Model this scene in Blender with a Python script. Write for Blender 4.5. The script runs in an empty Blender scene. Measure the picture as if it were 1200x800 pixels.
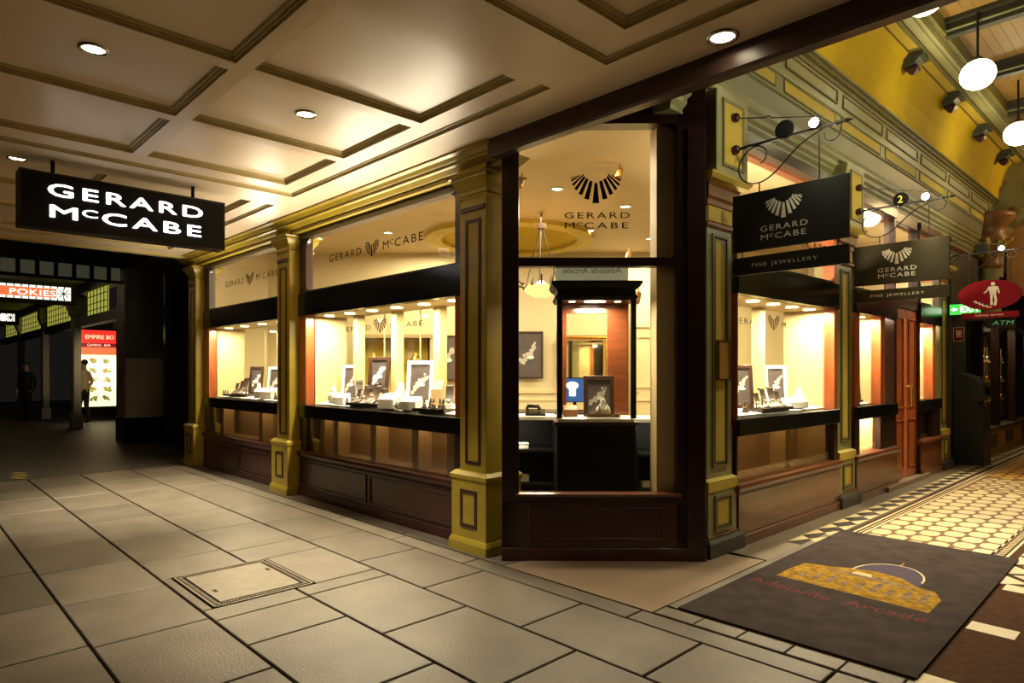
import bpy, math, random
from mathutils import Vector, Matrix
R = math.radians
rnd = random.Random(7)
COL = bpy.context.scene.collection

# ------------------------------------------------------------------ mesh builder
class MB:
    def __init__(s): s.v = []; s.f = []; s.m = []; s.mats = []
    def mi(s, m):
        if m not in s.mats: s.mats.append(m)
        return s.mats.index(m)
    def face(s, pts, m):
        n = len(s.v); s.v += [tuple(p) for p in pts]; s.f.append(tuple(range(n, n+len(pts)))); s.m.append(s.mi(m)); return s
    def raw(s, vs, fs, m):
        n = len(s.v); k = s.mi(m); s.v += [tuple(p) for p in vs]
        for f in fs: s.f.append(tuple(i+n for i in f)); s.m.append(k)
        return s
    def box(s, x0, y0, z0, x1, y1, z1, m):
        x0, x1 = sorted((x0, x1)); y0, y1 = sorted((y0, y1)); z0, z1 = sorted((z0, z1))
        return s.raw([(x0,y0,z0),(x1,y0,z0),(x1,y1,z0),(x0,y1,z0),(x0,y0,z1),(x1,y0,z1),(x1,y1,z1),(x0,y1,z1)],
                     [(0,3,2,1),(4,5,6,7),(0,1,5,4),(1,2,6,5),(2,3,7,6),(3,0,4,7)], m)
    def prism(s, poly, a0, a1, axis, m):
        """poly: 2D points; extruded along axis (0,1,2); poly coords fill the other two axes in order."""
        def P(p, a):
            q = list(p); q.insert(axis, a); return tuple(q)
        n = len(poly)
        vs = [P(p, a0) for p in poly]+[P(p, a1) for p in poly]
        area = sum(poly[i][0]*poly[(i+1)%n][1]-poly[(i+1)%n][0]*poly[i][1] for i in range(n))
        pos = (area > 0) != (axis == 1)
        fs = [tuple(range(n)) if not pos else tuple(reversed(range(n))), tuple(range(n, 2*n)) if pos else tuple(reversed(range(n, 2*n)))]
        for i in range(n):
            j = (i+1) % n
            fs.append((i, j, n+j, n+i) if pos else (j, i, n+i, n+j))
        return s.raw(vs, fs, m)
    def rings(s, rect, prof, m, cap0=False, cap1=False):
        """rect (u0,v0,u1,v1) swept through profile [(proj, z)]"""
        vs = []; fs = []
        for p, z in prof:
            u0, v0, u1, v1 = rect
            vs += [(u0-p, v0-p, z), (u1+p, v0-p, z), (u1+p, v1+p, z), (u0-p, v1+p, z)]
        for i in range(len(prof)-1):
            for k in range(4):
                j = (k+1) % 4
                fs.append((4*i+k, 4*i+j, 4*i+4+j, 4*i+4+k))
        if cap0: fs.append((3, 2, 1, 0))
        if cap1:
            b = 4*(len(prof)-1); fs.append((b, b+1, b+2, b+3))
        return s.raw(vs, fs, m)
    def lathe(s, prof, c, m, seg=20, sx=1, sy=1, axis=2):
        vs = []; fs = []; n = len(prof)
        for k in range(seg):
            a = 2*math.pi*k/seg
            for r, z in prof:
                p = (r*math.cos(a)*sx, r*math.sin(a)*sy, z)
                if axis == 1: p = (p[0], -p[2], p[1])
                if axis == 0: p = (p[2], p[0], p[1])
                vs.append((c[0]+p[0], c[1]+p[1], c[2]+p[2]))
        for k in range(seg):
            j = (k+1) % seg
            for i in range(n-1):
                fs.append((k*n+i, j*n+i, j*n+i+1, k*n+i+1))
        return s.raw(vs, fs, m)
    def disc(s, c, r, m, seg=20, axis=2, flip=False, ry=None):
        pts = []
        for k in range(seg):
            a = 2*math.pi*k/seg
            x, y = r*math.cos(a), (ry or r)*math.sin(a)
            pts.append({2: (c[0]+x, c[1]+y, c[2]), 1: (c[0]+x, c[1], c[2]+y), 0: (c[0], c[1]+x, c[2]+y)}[axis])
        if flip: pts.reverse()
        return s.face(pts, m)
    def tube(s, path, r, m, seg=8, closed=False):
        P = [Vector(p) for p in path]; n = len(P); vs = []; fs = []
        prev = None
        for i, p in enumerate(P):
            if closed: t = P[(i+1) % n]-P[i-1]
            else: t = P[min(i+1, n-1)]-P[max(i-1, 0)]
            t.normalize()
            if prev is None:
                a = Vector((0,0,1)) if abs(t.z) < .9 else Vector((1,0,0))
                nrm = t.cross(a).normalized()
            else:
                nrm = prev-t*prev.dot(t)
                nrm.normalize()
            prev = nrm; b = t.cross(nrm)
            rr = r[i] if isinstance(r, (list, tuple)) else r
            for k in range(seg):
                an = 2*math.pi*k/seg
                q = p+nrm*math.cos(an)*rr+b*math.sin(an)*rr
                vs.append(tuple(q))
        for i in range(n if closed else n-1):
            i2 = (i+1) % n
            for k in range(seg):
                j = (k+1) % seg
                fs.append((i*seg+k, i*seg+j, i2*seg+j, i2*seg+k))
        if not closed:
            fs.append(tuple(reversed(range(seg)))); fs.append(tuple(range((n-1)*seg, n*seg)))
        return s.raw(vs, fs, m)
    def sphere(s, c, r, m, seg=16, rings=10, sc=(1,1,1)):
        prof = [(r*math.sin(math.pi*i/rings), -r*math.cos(math.pi*i/rings)*sc[2]) for i in range(rings+1)]
        prof[0] = (1e-4, prof[0][1]); prof[-1] = (1e-4, prof[-1][1])
        return s.lathe(prof, c, m, seg, sc[0], sc[1])
    def frame(s, u0, z0, u1, z1, w, v0, v1, m):
        """rectangular border in the u-z plane"""
        s.box(u0, v0, z0, u0+w, v1, z1, m); s.box(u1-w, v0, z0, u1, v1, z1, m)
        s.box(u0+w, v0, z0, u1-w, v1, z0+w, m); s.box(u0+w, v0, z1-w, u1-w, v1, z1, m)
        return s
    def text(s, txt, u, z, size, v, m, sx=1.2, sp=1.0, align='c', bold=0.0, mirror=False, skew=0):
        if bold:
            d = bold*size/.72*.55; W = 0
            for i, (du, dz) in enumerate(((-1,0),(1,0),(0,1),(0,-1))): W = s.text(txt, u+du*d*sx, z+dz*d, size, v-.0002*i, m, sx, sp, align, 0, mirror, skew)
            return W
        vs, fs, w = text_geo(txt, sp, 0)
        k = size/0.72
        W = w*k*sx
        o = {'c': -W/2, 'l': 0, 'r': -W}[align]
        if mirror:
            s.raw([(u-(o+p[0]*k*sx), v, z+p[1]*k) for p in vs], [tuple(reversed(f)) for f in fs], m)
        else:
            s.raw([(u+o+p[0]*k*sx+skew*p[1]*k, v, z+p[1]*k) for p in vs], fs, m)
        return W
    def textw(s, txt, u, z, size, v, m, width, align='c', sp=1.2, bold=0.0, mirror=False):
        w0 = text_geo(txt, sp, 0)[2]*size/.72
        return s.text(txt, u, z, size, v, m, width/w0, sp, align, bold, mirror)
    def build(s, name, parent=None, smooth=False, bevel=0.0, label=None, loc=None):
        me = bpy.data.meshes.new(name)
        me.from_pydata(s.v, [], s.f)
        for m in s.mats: me.materials.append(m)
        me.polygons.foreach_set('material_index', s.m)
        if smooth: me.polygons.foreach_set('use_smooth', [True]*len(s.f))
        me.update()
        o = bpy.data.objects.new(name, me); COL.objects.link(o)
        if parent is not None: o.parent = parent
        if loc: o.location = loc
        if label: o['label'] = label
        if bevel:
            b = o.modifiers.new('bevel', 'BEVEL'); b.width = bevel; b.segments = 1; b.limit_method = 'ANGLE'; b.angle_limit = R(50)
        return o

_tc = {}
def text_geo(txt, sp, bold):
    key = (txt, sp, bold)
    if key in _tc: return _tc[key]
    cu = bpy.data.curves.new('txt', 'FONT'); cu.body = txt; cu.size = 1; cu.space_character = sp; cu.offset = bold
    cu.resolution_u = 3
    ob = bpy.data.objects.new('txt', cu); COL.objects.link(ob)
    dg = bpy.context.evaluated_depsgraph_get()
    me = bpy.data.meshes.new_from_object(ob.evaluated_get(dg))
    vs = [tuple(v.co) for v in me.vertices]; fs = [tuple(p.vertices) for p in me.polygons]
    bpy.data.objects.remove(ob); bpy.data.curves.remove(cu); bpy.data.meshes.remove(me)
    x0 = min(v[0] for v in vs); w = max(v[0] for v in vs)-x0
    vs = [(v[0]-x0, v[1]) for v in vs]
    # make faces face the viewer (-v)
    out = []
    for f in fs:
        a = sum(vs[f[i]][0]*vs[f[(i+1) % len(f)]][1]-vs[f[(i+1) % len(f)]][0]*vs[f[i]][1] for i in range(len(f)))
        out.append(f if a > 0 else tuple(reversed(f)))
    _tc[key] = (vs, out, w); return _tc[key]

def thing(name, label, cat, loc=(0,0,0), rz=0.0, group=None):
    o = bpy.data.objects.new(name, None); COL.objects.link(o)
    o.empty_display_size = .1; o.location = loc; o.rotation_euler = (0, 0, rz)
    o['label'] = label; o['category'] = cat
    if group: o['group'] = group
    return o
def tag(o, label, cat, group=None):
    o['label'] = label; o['category'] = cat
    if group: o['group'] = group
    return o
def struct_root(name, loc=(0,0,0), rz=0.0):
    o = bpy.data.objects.new(name, None); COL.objects.link(o); o.empty_display_size = .1
    o.location = loc; o.rotation_euler = (0, 0, rz); o['kind'] = 'structure'; return o
def struct(mb, name, loc=None, rz=0.0, **k):
    o = mb.build(name, **k); o['kind'] = 'structure'
    if loc: o.location = loc
    o.rotation_euler = (0, 0, rz); return o
def copy_tree(root, loc, rz, label, group=None):
    r = root.copy(); COL.objects.link(r); r.location = loc; r.rotation_euler = (0, 0, rz)
    r['label'] = label
    if group: r['group'] = group
    def rec(src, dst):
        for ch in list(src.children):
            c = ch.copy(); COL.objects.link(c); c.parent = dst; rec(ch, c)
    rec(root, r); return r

# ------------------------------------------------------------------ materials
def mat(name, c, rough=.5, c2=None, scale=6.0, metal=0.0, bump=0.0, emit=0.0, ecol=None, stretch=None, spec=None, coat=0.0, detail=4.0, bscale=None):
    m = bpy.data.materials.new(name); m.use_nodes = True
    nt = m.node_tree; N = nt.nodes; L = nt.links; b = N['Principled BSDF']
    b.inputs['Roughness'].default_value = rough; b.inputs['Metallic'].default_value = metal
    if spec is not None: b.inputs['Specular IOR Level'].default_value = spec
    if coat: b.inputs['Coat Weight'].default_value = coat; b.inputs['Coat Roughness'].default_value = .15
    tc = N.new('ShaderNodeTexCoord'); mp = N.new('ShaderNodeMapping'); L.new(tc.outputs['Object'], mp.inputs[0])
    if stretch: mp.inputs['Scale'].default_value = stretch
    ns = N.new('ShaderNodeTexNoise'); ns.inputs['Scale'].default_value = scale; ns.inputs['Detail'].default_value = detail
    L.new(mp.outputs[0], ns.inputs['Vector'])
    cr = N.new('ShaderNodeValToRGB'); L.new(ns.outputs['Fac'], cr.inputs[0])
    c2 = c2 or tuple(x*.82 for x in c)
    cr.color_ramp.elements[0].position = .32; cr.color_ramp.elements[1].position = .68
    cr.color_ramp.elements[0].color = (*c2, 1); cr.color_ramp.elements[1].color = (*c, 1)
    L.new(cr.outputs[0], b.inputs['Base Color'])
    if bump:
        n2 = N.new('ShaderNodeTexNoise'); n2.inputs['Scale'].default_value = bscale or scale*6; n2.inputs['Detail'].default_value = 5
        L.new(mp.outputs[0], n2.inputs['Vector'])
        bp = N.new('ShaderNodeBump'); bp.inputs['Strength'].default_value = bump; bp.inputs['Distance'].default_value = .01
        L.new(n2.outputs['Fac'], bp.inputs['Height']); L.new(bp.outputs[0], b.inputs['Normal'])
    if emit:
        b.inputs['Emission Color'].default_value = (*(ecol or c), 1); b.inputs['Emission Strength'].default_value = emit
    return m

def glass_mat(name, tint=(1,1,1), refl=1.0):
    m = bpy.data.materials.new(name); m.use_nodes = True
    nt = m.node_tree; N = nt.nodes; L = nt.links
    N.remove(N['Principled BSDF'])
    tr = N.new('ShaderNodeBsdfTransparent'); tr.inputs[0].default_value = (*tint, 1)
    gl = N.new('ShaderNodeBsdfGlossy'); gl.inputs['Roughness'].default_value = .02
    lw = N.new('ShaderNodeLayerWeight'); pw = N.new('ShaderNodeMath'); pw.operation = 'POWER'; pw.inputs[1].default_value = 5
    mu = N.new('ShaderNodeMath'); mu.operation = 'MULTIPLY_ADD'; mu.inputs[1].default_value = .6*refl; mu.inputs[2].default_value = .022*refl; mu.use_clamp = True
    mx = N.new('ShaderNodeMixShader')
    L.new(lw.outputs['Facing'], pw.inputs[0]); L.new(pw.outputs[0], mu.inputs[0]); L.new(mu.outputs[0], mx.inputs[0]); L.new(tr.outputs[0], mx.inputs[1]); L.new(gl.outputs[0], mx.inputs[2])
    L.new(mx.outputs[0], N['Material Output'].inputs[0]); return m

def stone_mat(name, c, c2, rough):
    """slab stone, every slab a slightly different tone through a face attribute"""
    m = mat(name, c, rough, c2, scale=3.0, bump=.3, bscale=70, spec=.28)
    nt = m.node_tree; N = nt.nodes; L = nt.links; b = N['Principled BSDF']
    at = N.new('ShaderNodeAttribute'); at.attribute_name = 'tone'
    src = b.inputs['Base Color'].links[0].from_socket
    sp = N.new('ShaderNodeTexNoise'); sp.inputs['Scale'].default_value = 160; sp.inputs['Detail'].default_value = 2
    tc = [n for n in N if n.type == 'TEX_COORD'][0]; L.new(tc.outputs['Object'], sp.inputs['Vector'])
    r2 = N.new('ShaderNodeMapRange'); r2.inputs[1].default_value = .3; r2.inputs[2].default_value = .7; r2.inputs[3].default_value = .8; r2.inputs[4].default_value = 1.15
    L.new(sp.outputs['Fac'], r2.inputs[0])
    m1 = N.new('ShaderNodeMath'); m1.operation = 'MULTIPLY'; L.new(at.outputs['Fac'], m1.inputs[0]); L.new(r2.outputs[0], m1.inputs[1])
    vm = N.new('ShaderNodeVectorMath'); vm.operation = 'SCALE'; L.new(src, vm.inputs[0]); L.new(m1.outputs[0], vm.inputs['Scale'])
    L.new(vm.outputs[0], b.inputs['Base Color']); return m

MUST = mat('mustard_paint', (.43,.32,.035), .36, (.36,.26,.026), 5)
MUSTD = mat('maroon_bead', (.045,.014,.009), .35)
OLIVE = mat('grey_green_paint', (.33,.32,.15), .42, (.28,.27,.12), 4)
OLIVE2 = mat('olive_moulding', (.19,.165,.05), .45, (.14,.12,.03), 8)
YEL = mat('yellow_panel_paint', (.64,.49,.085), .6, (.54,.40,.06), 4, spec=.2)
COVE = mat('yellow_cove_paint', (.60,.41,.02), .75, (.50,.33,.012), 2, spec=.12)
OCHRE = mat('ochre_wall_paint', (.42,.20,.05), .6, (.32,.15,.04), 3)
TERRA = mat('terracotta_paint', (.26,.11,.03), .45, (.19,.075,.02), 7)
GREY = mat('grey_frieze_paint', (.27,.27,.17), .4, (.24,.24,.145), 3)
DSTONE = mat('dark_plinth_stone', (.07,.06,.045), .5, (.045,.04,.03), 9, bump=.1)
MAROON = mat('dark_maroon_timber', (.032,.011,.008), .3, (.018,.006,.005), 3, stretch=(1,1,8), coat=.25)
MAROON2 = mat('maroon_riser_timber', (.060,.016,.014), .36, (.040,.010,.009), 3, stretch=(1,8,8), coat=.2)
REDW = mat('red_timber', (.44,.105,.024), .35, (.32,.07,.016), 3, stretch=(6,6,1), coat=.3)
REDB = mat('red_brown_timber', (.20,.055,.018), .3, (.13,.035,.012), 3, stretch=(1,8,8), coat=.4)
BLACK = mat('black_gloss', (.008,.008,.008), .18, (.006,.006,.006))
BLACKM = mat('black_matt', (.0045,.0045,.004), .6, spec=.25)
CONS = mat('slate_console_paint', (.07,.075,.055), .5, (.05,.055,.04), 5)
BEAMD = mat('dark_ceiling_beam', (.045,.043,.028), .5, (.032,.03,.02), 5)
IRON = mat('wrought_iron', (.02,.017,.014), .45, metal=.4)
CREAM = mat('cream_paint', (.68,.54,.28), .6, (.65,.51,.26), 2)
CREAMW = mat('cream_wall', (.70,.59,.36), .7, (.67,.56,.33), 2)
CREAM2 = mat('post_cream_paint', (.50,.39,.19), .7, (.47,.365,.175), 2)
TAN = mat('tan_panel', (.46,.33,.17), .6, (.42,.30,.15), 3)
WHITE = mat('white_cloth', (.86,.82,.72), .7, (.82,.78,.68), 10)
WHITEP = mat('white_lacquer', (.86,.84,.78), .4)
CEIL = mat('canopy_ceiling_paint', (.90,.735,.54), .36, (.87,.705,.51), 1.5)
CEILM = mat('canopy_moulding_paint', (.60,.49,.23), .4, (.54,.43,.19), 6)
BEAM = mat('purple_brown_beam', (.085,.042,.032), .35, (.06,.03,.025), 3, stretch=(1,6,6))
GLASS = glass_mat('window_glass', (1,1,1), 1.0)
GLASSB = glass_mat('back_glass', (.97,.97,.92), .8)
GLASSL = glass_mat('lower_glass', (.9,.86,.8), 2.4)
LETTER = mat('dark_brown_lettering', (.022,.008,.004), .9, spec=.05)
LETTERW = mat('cream_lettering', (.78,.73,.58), .5)
STONE = stone_mat('pavement_stone', (.170,.143,.110), (.125,.103,.078), .42)
STONE2 = stone_mat('entrance_stone', (.30,.21,.14), (.25,.18,.12), .4)
STONE3 = mat('kerb_stone', (.22,.17,.11), .4, (.18,.14,.09), 3, bump=.2, bscale=90)
JOINT = mat('dark_joint', (.015,.010,.006), .9)
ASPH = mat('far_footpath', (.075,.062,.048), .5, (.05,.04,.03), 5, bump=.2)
BROWNT = mat('dark_brown_tile', (.085,.042,.024), .85, (.06,.03,.017), 20, spec=.03)
BROWNT_LIT = mat('dark_brown_tile_lit', (.17,.095,.04), .6, (.13,.07,.03), 20, spec=.15)  # dark brown tile with the lit floor's brightness put into its colour
GREYT = mat('grey_tile', (.05,.04,.032), .5, (.035,.03,.025), 20, spec=.15)
CREAMT = mat('cream_tile', (.62,.49,.27), .4, (.52,.40,.21), 12)
ORANGET = mat('orange_tile', (.60,.30,.06), .3, (.5,.24,.05), 12)
MATG = mat('charcoal_mat_pile', (.070,.053,.049), .95, (.046,.035,.033), 7, spec=.05, bump=.4, bscale=400)
MATGOLD = mat('gold_mat_pile', (.46,.28,.035), .95, (.22,.11,.02), 22, spec=.05, bump=.4, bscale=400)
MATPURP = mat('purple_mat_pile', (.07,.045,.085), .95, (.05,.03,.06), 40)
MATRED = mat('red_mat_pile', (.20,.015,.018), .95, (.10,.01,.012), 60)
MATBRN = mat('brown_mat_pile', (.11,.045,.03), .95, (.30,.19,.08), 30)
BRASS = mat('brass_plate', (.48,.26,.07), .35, (.40,.21,.05), 4)
STEEL = mat('steel_cover', (.205,.165,.115), .45, (.15,.12,.08), 10, bump=.2)
LAMPW = mat('lit_lens', (1,.9,.7), .4, emit=22, ecol=(1,.86,.56))
LAMPD = mat('lit_display_lens', (1,.9,.7), .4, emit=16, ecol=(1,.86,.58))
GLOBE = mat('lit_opal_globe', (1,.95,.8), .4, emit=16, ecol=(1,.88,.50))
SPOTL = mat('lit_spot_lens', (1,.95,.7), .4, emit=60, ecol=(1,.93,.62))
CHROME = mat('chrome', (.6,.55,.45), .2, metal=1)
DARKPIC = mat('grey_photo_print', (.10,.08,.075), .5, (.07,.055,.05), 5)
PALE = mat('pale_jewel_print', (.62,.57,.50), .5, (.35,.31,.27), 25)
BRFR = mat('brown_frame', (.05,.022,.012), .4)
LEATH = mat('dark_leather', (.045,.025,.016), .5, (.03,.016,.01), 12)
GOLD = mat('gold', (.8,.5,.12), .25, metal=1)
SILV = mat('silver', (.75,.72,.66), .2, metal=1)
SHOPC = mat('shop_ceiling_paint', (.52,.40,.21), .6, (.49,.375,.195), 2)
SHOPFL = mat('shop_carpet', (.10,.07,.05), .9, (.07,.05,.035), 8)
DARKW = mat('dark_stone_wall', (.10,.09,.07), .6, (.032,.027,.02), 1.2, bump=.15)
PIERS = mat('dark_pier_stone', (.40,.36,.28), .6, (.33,.29,.22), 1.5, bump=.15)
PIER_LIT = mat('pier_stone_orange_lit', (.30,.17,.09), .6, (.11,.06,.035), 2)  # pier stone with orange light on its street side painted in
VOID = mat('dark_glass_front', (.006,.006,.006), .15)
LEAD = mat('lit_leadlight', (.5,.45,.08), .3, (.25,.26,.04), 14, emit=.45, ecol=(.75,.72,.12))
LEADBK = mat('lead_came', (.01,.01,.008), .5)
REDS = mat('lit_red_sign', (.8,.04,.02), .4, emit=1.1, ecol=(.9,.03,.02))
REDS2 = mat('lit_orange_sign', (.8,.2,.05), .4, emit=1.0, ecol=(.85,.14,.05))
REDS3 = mat('lit_maroon_sign', (.3,.02,.02), .4, emit=.35, ecol=(.5,.02,.03))
WLIT = mat('lit_white_sign', (.9,.9,.8), .4, emit=1.2, ecol=(1,.95,.82))
LBOX = mat('lit_menu_panel', (.9,.85,.55), .4, (.8,.8,.5), 3, emit=1.15, ecol=(1,.92,.55))
FOODS = [mat('menu_%s_print' % n, c, .5, c2, 30, emit=.25) for n, c, c2 in (('green', (.25,.35,.08), (.45,.45,.2)), ('red', (.6,.15,.05), (.5,.3,.1)), ('brown', (.35,.25,.1), (.3,.35,.15)), ('leaf', (.45,.6,.1), (.4,.45,.2)))]
SIGNW = mat('lit_white_letters', (1,1,1), .4, emit=3.2, ecol=(1,.98,.95))
OVALR = mat('crimson_sign', (.17,.004,.010), .7, (.15,.0035,.008), 3, spec=.1)
GREEN = mat('lit_green_sign', (.05,.5,.05), .4, emit=.9, ecol=(.08,.75,.10))
GREENT = mat('lit_white_on_green', (1,1,.9), .4, emit=3, ecol=(.95,1,.85))
ATMG = mat('lit_green_letters', (.1,.5,.25), .4, emit=.22, ecol=(.15,.6,.3))
ATMB = mat('blue_grey_casing', (.022,.034,.042), .45, (.016,.026,.034), 3)
SIGNK = mat('sign_black', (.007,.006,.005), .5, (.005,.005,.004), 4)
SIGNK_LIT = mat('sign_black_lit', (.036,.028,.012), .7, (.031,.024,.010), 4, spec=.15)  # same black board, lamp light on the second sign put into the colour
BLUESC = mat('lit_blue_screen', (.02,.08,.3), .3, (.02,.06,.22), 3, emit=.5, ecol=(.03,.12,.45))
PLANK = mat('ceiling_planks', (.30,.175,.045), .5, (.25,.14,.035), 3)
SKIN = mat('skin', (.42,.24,.16), .55); HAIR = mat('dark_hair', (.015,.010,.008), .6)
SHIRT = mat('pale_shirt', (.55,.42,.22), .8, (.48,.36,.18), 6); TROU = mat('dark_trousers', (.012,.012,.014), .8)
COAT = mat('black_coat', (.014,.012,.012), .8, (.010,.009,.009), 6); SHOE = mat('black_shoe', (.008,.008,.008), .4)

# ------------------------------------------------------------------ camera
FPX, HOR, HCAM = 760.0, 434.0, 1.5
th = math.pi-math.atan(737/760.0)
cam = bpy.data.cameras.new('camera'); cam.sensor_width = 36; cam.lens = FPX/1200*36
cam.shift_y = (HOR-400)/1200; cam.clip_start = .05; cam.clip_end = 200
co = bpy.data.objects.new('camera', cam); COL.objects.link(co)
co.location = (0, 0, HCAM); co.rotation_euler = (math.pi/2, 0, th-math.pi/2)
bpy.context.scene.camera = co

def light(kind, loc, energy, color=(1,.82,.55), size=.1, rot=(0,0,0), size_y=None, spot=None, blend=.5, name='lamp_or_added_light', spread=None):
    l = bpy.data.lights.new(name, kind); l.energy = energy; l.color = color
    if kind == 'AREA':
        if size_y: l.shape = 'RECTANGLE'; l.size = size; l.size_y = size_y
        else: l.shape = 'DISK'; l.size = size
        if spread: l.spread = spread
    else: l.shadow_soft_size = size
    if kind == 'SPOT': l.spot_size = spot or R(90); l.spot_blend = blend
    o = bpy.data.objects.new(name, l); COL.objects.link(o); o.location = loc; o.rotation_euler = rot; return o
def aim(o, tgt):
    d = Vector(tgt)-o.location; o.rotation_euler = d.to_track_quat('-Z', 'Y').to_euler()

# ------------------------------------------------------------------ frames
AA = R(88.8); AO = (-2.62, 4.70)      # arcade facade frame: u runs into the arcade, v into the shop
def aw(u, v, z=0.0):
    return (AO[0]+u*math.cos(AA)-v*math.sin(AA), AO[1]+u*math.sin(AA)+v*math.cos(AA), z)
CA = R(45); CO = (-3.65, 3.65)        # corner window frame
def cw(s, n, z=0.0):
    return (CO[0]+(s-n)*math.sqrt(.5), CO[1]+(s+n)*math.sqrt(.5), z)
AR = AA-R(90)                          # signs that face the street

# ================================================================== GROUND
def slab_field(rows, stone, z, gap=.0085, tone=(.86,1.1), name='floor', thick=.03):
    """rows: list of (y0,y1,[x joints]); one mesh of bevelled slabs over a dark joint bed"""
    mb = MB(); tones = []
    for y0, y1, xs in rows:
        for a, b in zip(xs[:-1], xs[1:]):
            x0, x1, ya, yb = a+gap, b-gap, y0+gap, y1-gap; c = .004
            n0 = len(mb.f)
            mb.raw([(x0,ya,z-thick),(x1,ya,z-thick),(x1,yb,z-thick),(x0,yb,z-thick),(x0,ya,z-c),(x1,ya,z-c),(x1,yb,z-c),(x0,yb,z-c),
                    (x0+c,ya+c,z),(x1-c,ya+c,z),(x1-c,yb-c,z),(x0+c,yb-c,z)],
                   [(0,1,5,4),(1,2,6,5),(2,3,7,6),(3,0,4,7),(4,5,9,8),(5,6,10,9),(6,7,11,10),(7,4,8,11),(8,9,10,11)], stone)
            t = rnd.uniform(*tone); tones += [t]*(len(mb.f)-n0)
    return mb, tones
def set_tone(o, tones):
    at = o.data.attributes.new('tone', 'FLOAT', 'FACE'); at.data.foreach_set('value', tones)

mb = MB(); mb.box(-40, -8, -.4, 8, 40, -.03, JOINT)
struct(mb, 'floor_base')
XL = -11.05
def run(x_end, marks, pitch=.89, x0=None):
    """joints: fixed marks plus regular ones either side"""
    xs = sorted(marks); x0 = XL if x0 is None else x0
    while xs[0]-pitch > x0+.25: xs.insert(0, xs[0]-pitch*rnd.uniform(.95, 1.05))
    xs.insert(0, x0)
    while xs[-1]+pitch < x_end-.25: xs.append(xs[-1]+pitch*rnd.uniform(.95, 1.05))
    xs.append(x_end); return xs
rows = [(-2.8,-2.2,run(3,[-.4])), (-2.2,-1.6,run(3,[-1.1])), (-1.6,-1.0,run(3,[-.6])), (-1.0,-.4,run(3,[-1.3])), (-.4,.205,run(3,[-2.0])), (.205,.81,run(3,[-3.3])),
        (.81,1.425,run(3,[-3.2,-4.1])),
        (1.425,2.04,run(-5.09,[-5.6])), (1.425,2.04,run(3,[-4.03,-3.55,-2.67],x0=-4.25)),
        (2.04,2.675,run(-5.09,[-5.5])), (2.04,2.675,run(3,[-4.06,-3.17,-2.26],x0=-4.25)), (2.19,2.675,[-5.09,-4.25]), (1.425,1.50,[-5.09,-4.25]),
        (2.675,3.24,run(3,[-5.36,-4.5,-3.64,-2.69])),
        (3.24,3.42,run(3,[-4.9,-3.9,-2.35,-1.2],1.1)),
        (3.43,3.50,run(-3.62,[-6,-5],1.3))]
mb, tn = slab_field(rows, STONE, 0.0)
mb.box(-11.2, 3.50, -.03, -3.64, 3.70, -.004, STONE); tn += [.9]*6
o = struct(mb, 'floor'); set_tone(o, tn)

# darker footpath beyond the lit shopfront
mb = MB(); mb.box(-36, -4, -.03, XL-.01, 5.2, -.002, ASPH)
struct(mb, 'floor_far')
# entrance slab in front of the corner window, strip of tiles in front of the mat
mb = MB()
mb.prism([(-3.62,3.432),(-2.29,3.432),(-2.29,5.0),(-2.62,4.95),(-3.62,3.6)], -.03, 0, 2, STONE2)
mb.prism([(-2.28,3.60),(-2.20,3.60),(-2.20,6.4),(-2.27,6.4)], -.03, .001, 2, STONE)
tt = [1.0]*7+[1.25]*6
m2, t2 = slab_field([(3.432,3.575,[-2.28+.271*i for i in range(20)])], STONE, .002, .004, (1.0,1.25)); 
mb.raw(m2.v, m2.f, STONE); tt += t2
o = struct(mb, 'floor_threshold'); set_tone(o, tt)

# arcade tessellated floor, one mesh, local arcade frame (u along, e = -v outwards)
mb = MB()
def tile(pts, m, z=.0): mb.face([(u, -e, z) for u, e in pts], m)
def fl(u0, e0, u1, e1, m, z=0.0): tile([(u0,e0),(u1,e0),(u1,e1),(u0,e1)][::-1] if True else 0, m, z)
def fix(pts):   # counter-clockwise seen from above in (u,v)
    q = [(u, -e) for u, e in pts]
    a = sum(q[i][0]*q[(i+1) % len(q)][1]-q[(i+1) % len(q)][0]*q[i][1] for i in range(len(q)))
    return q if a > 0 else q[::-1]
def T(pts, m, z): mb.face([(p[0], p[1], z) for p in fix(pts)], m)
def RECT(u0, e0, u1, e1, m, z): T([(u0,e0),(u1,e0),(u1,e1),(u0,e1)], m, z)
E0 = .19
RECT(.33, 0, 22, .19, STONE3, .0); RECT(22, -.5, 30, 4.6, BROWNT, 0)
RECT(.25, -.3, 22, 0, DSTONE, -.001)
RECT(-1.1, .50, 22, 4.6, BROWNT, -.001); RECT(.33, .42, 22, .50, BROWNT, -.001); RECT(.33, .19, 22, .42, GREYT, -.004); RECT(.33, .19, .98, .34, STONE3, 0)
RECT(1.0, .545, 13.5, 1.50, BROWNT_LIT, 0.0)
p = .325; u = 1.0
while u < 13.5:           # border: two rows of white triangles point to point, dark lozenges between
    k_ = .07 if u < 99 else 0
    T([(u+.005,E0),(u+p-.005,E0),(u+p/2+k_,E0+.10)], CREAMT, .0015)
    T([(u+.005+2*k_,E0+.2),(u+p-.005+2*k_,E0+.2),(u+p/2+k_,E0+.10)], CREAMT, .0015)
    u += p
for e, w in ((.455,.022), (.50,.012), (.53,.022), (1.50,.02), (1.60,.02)):
    RECT(1.0, e, 13.5, e+w, CREAMT, .0015)
u = 1.0
while u < 13.5: RECT(u, 1.535, u+.03, 1.585, CREAMT, .0015); u += .06
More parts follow.
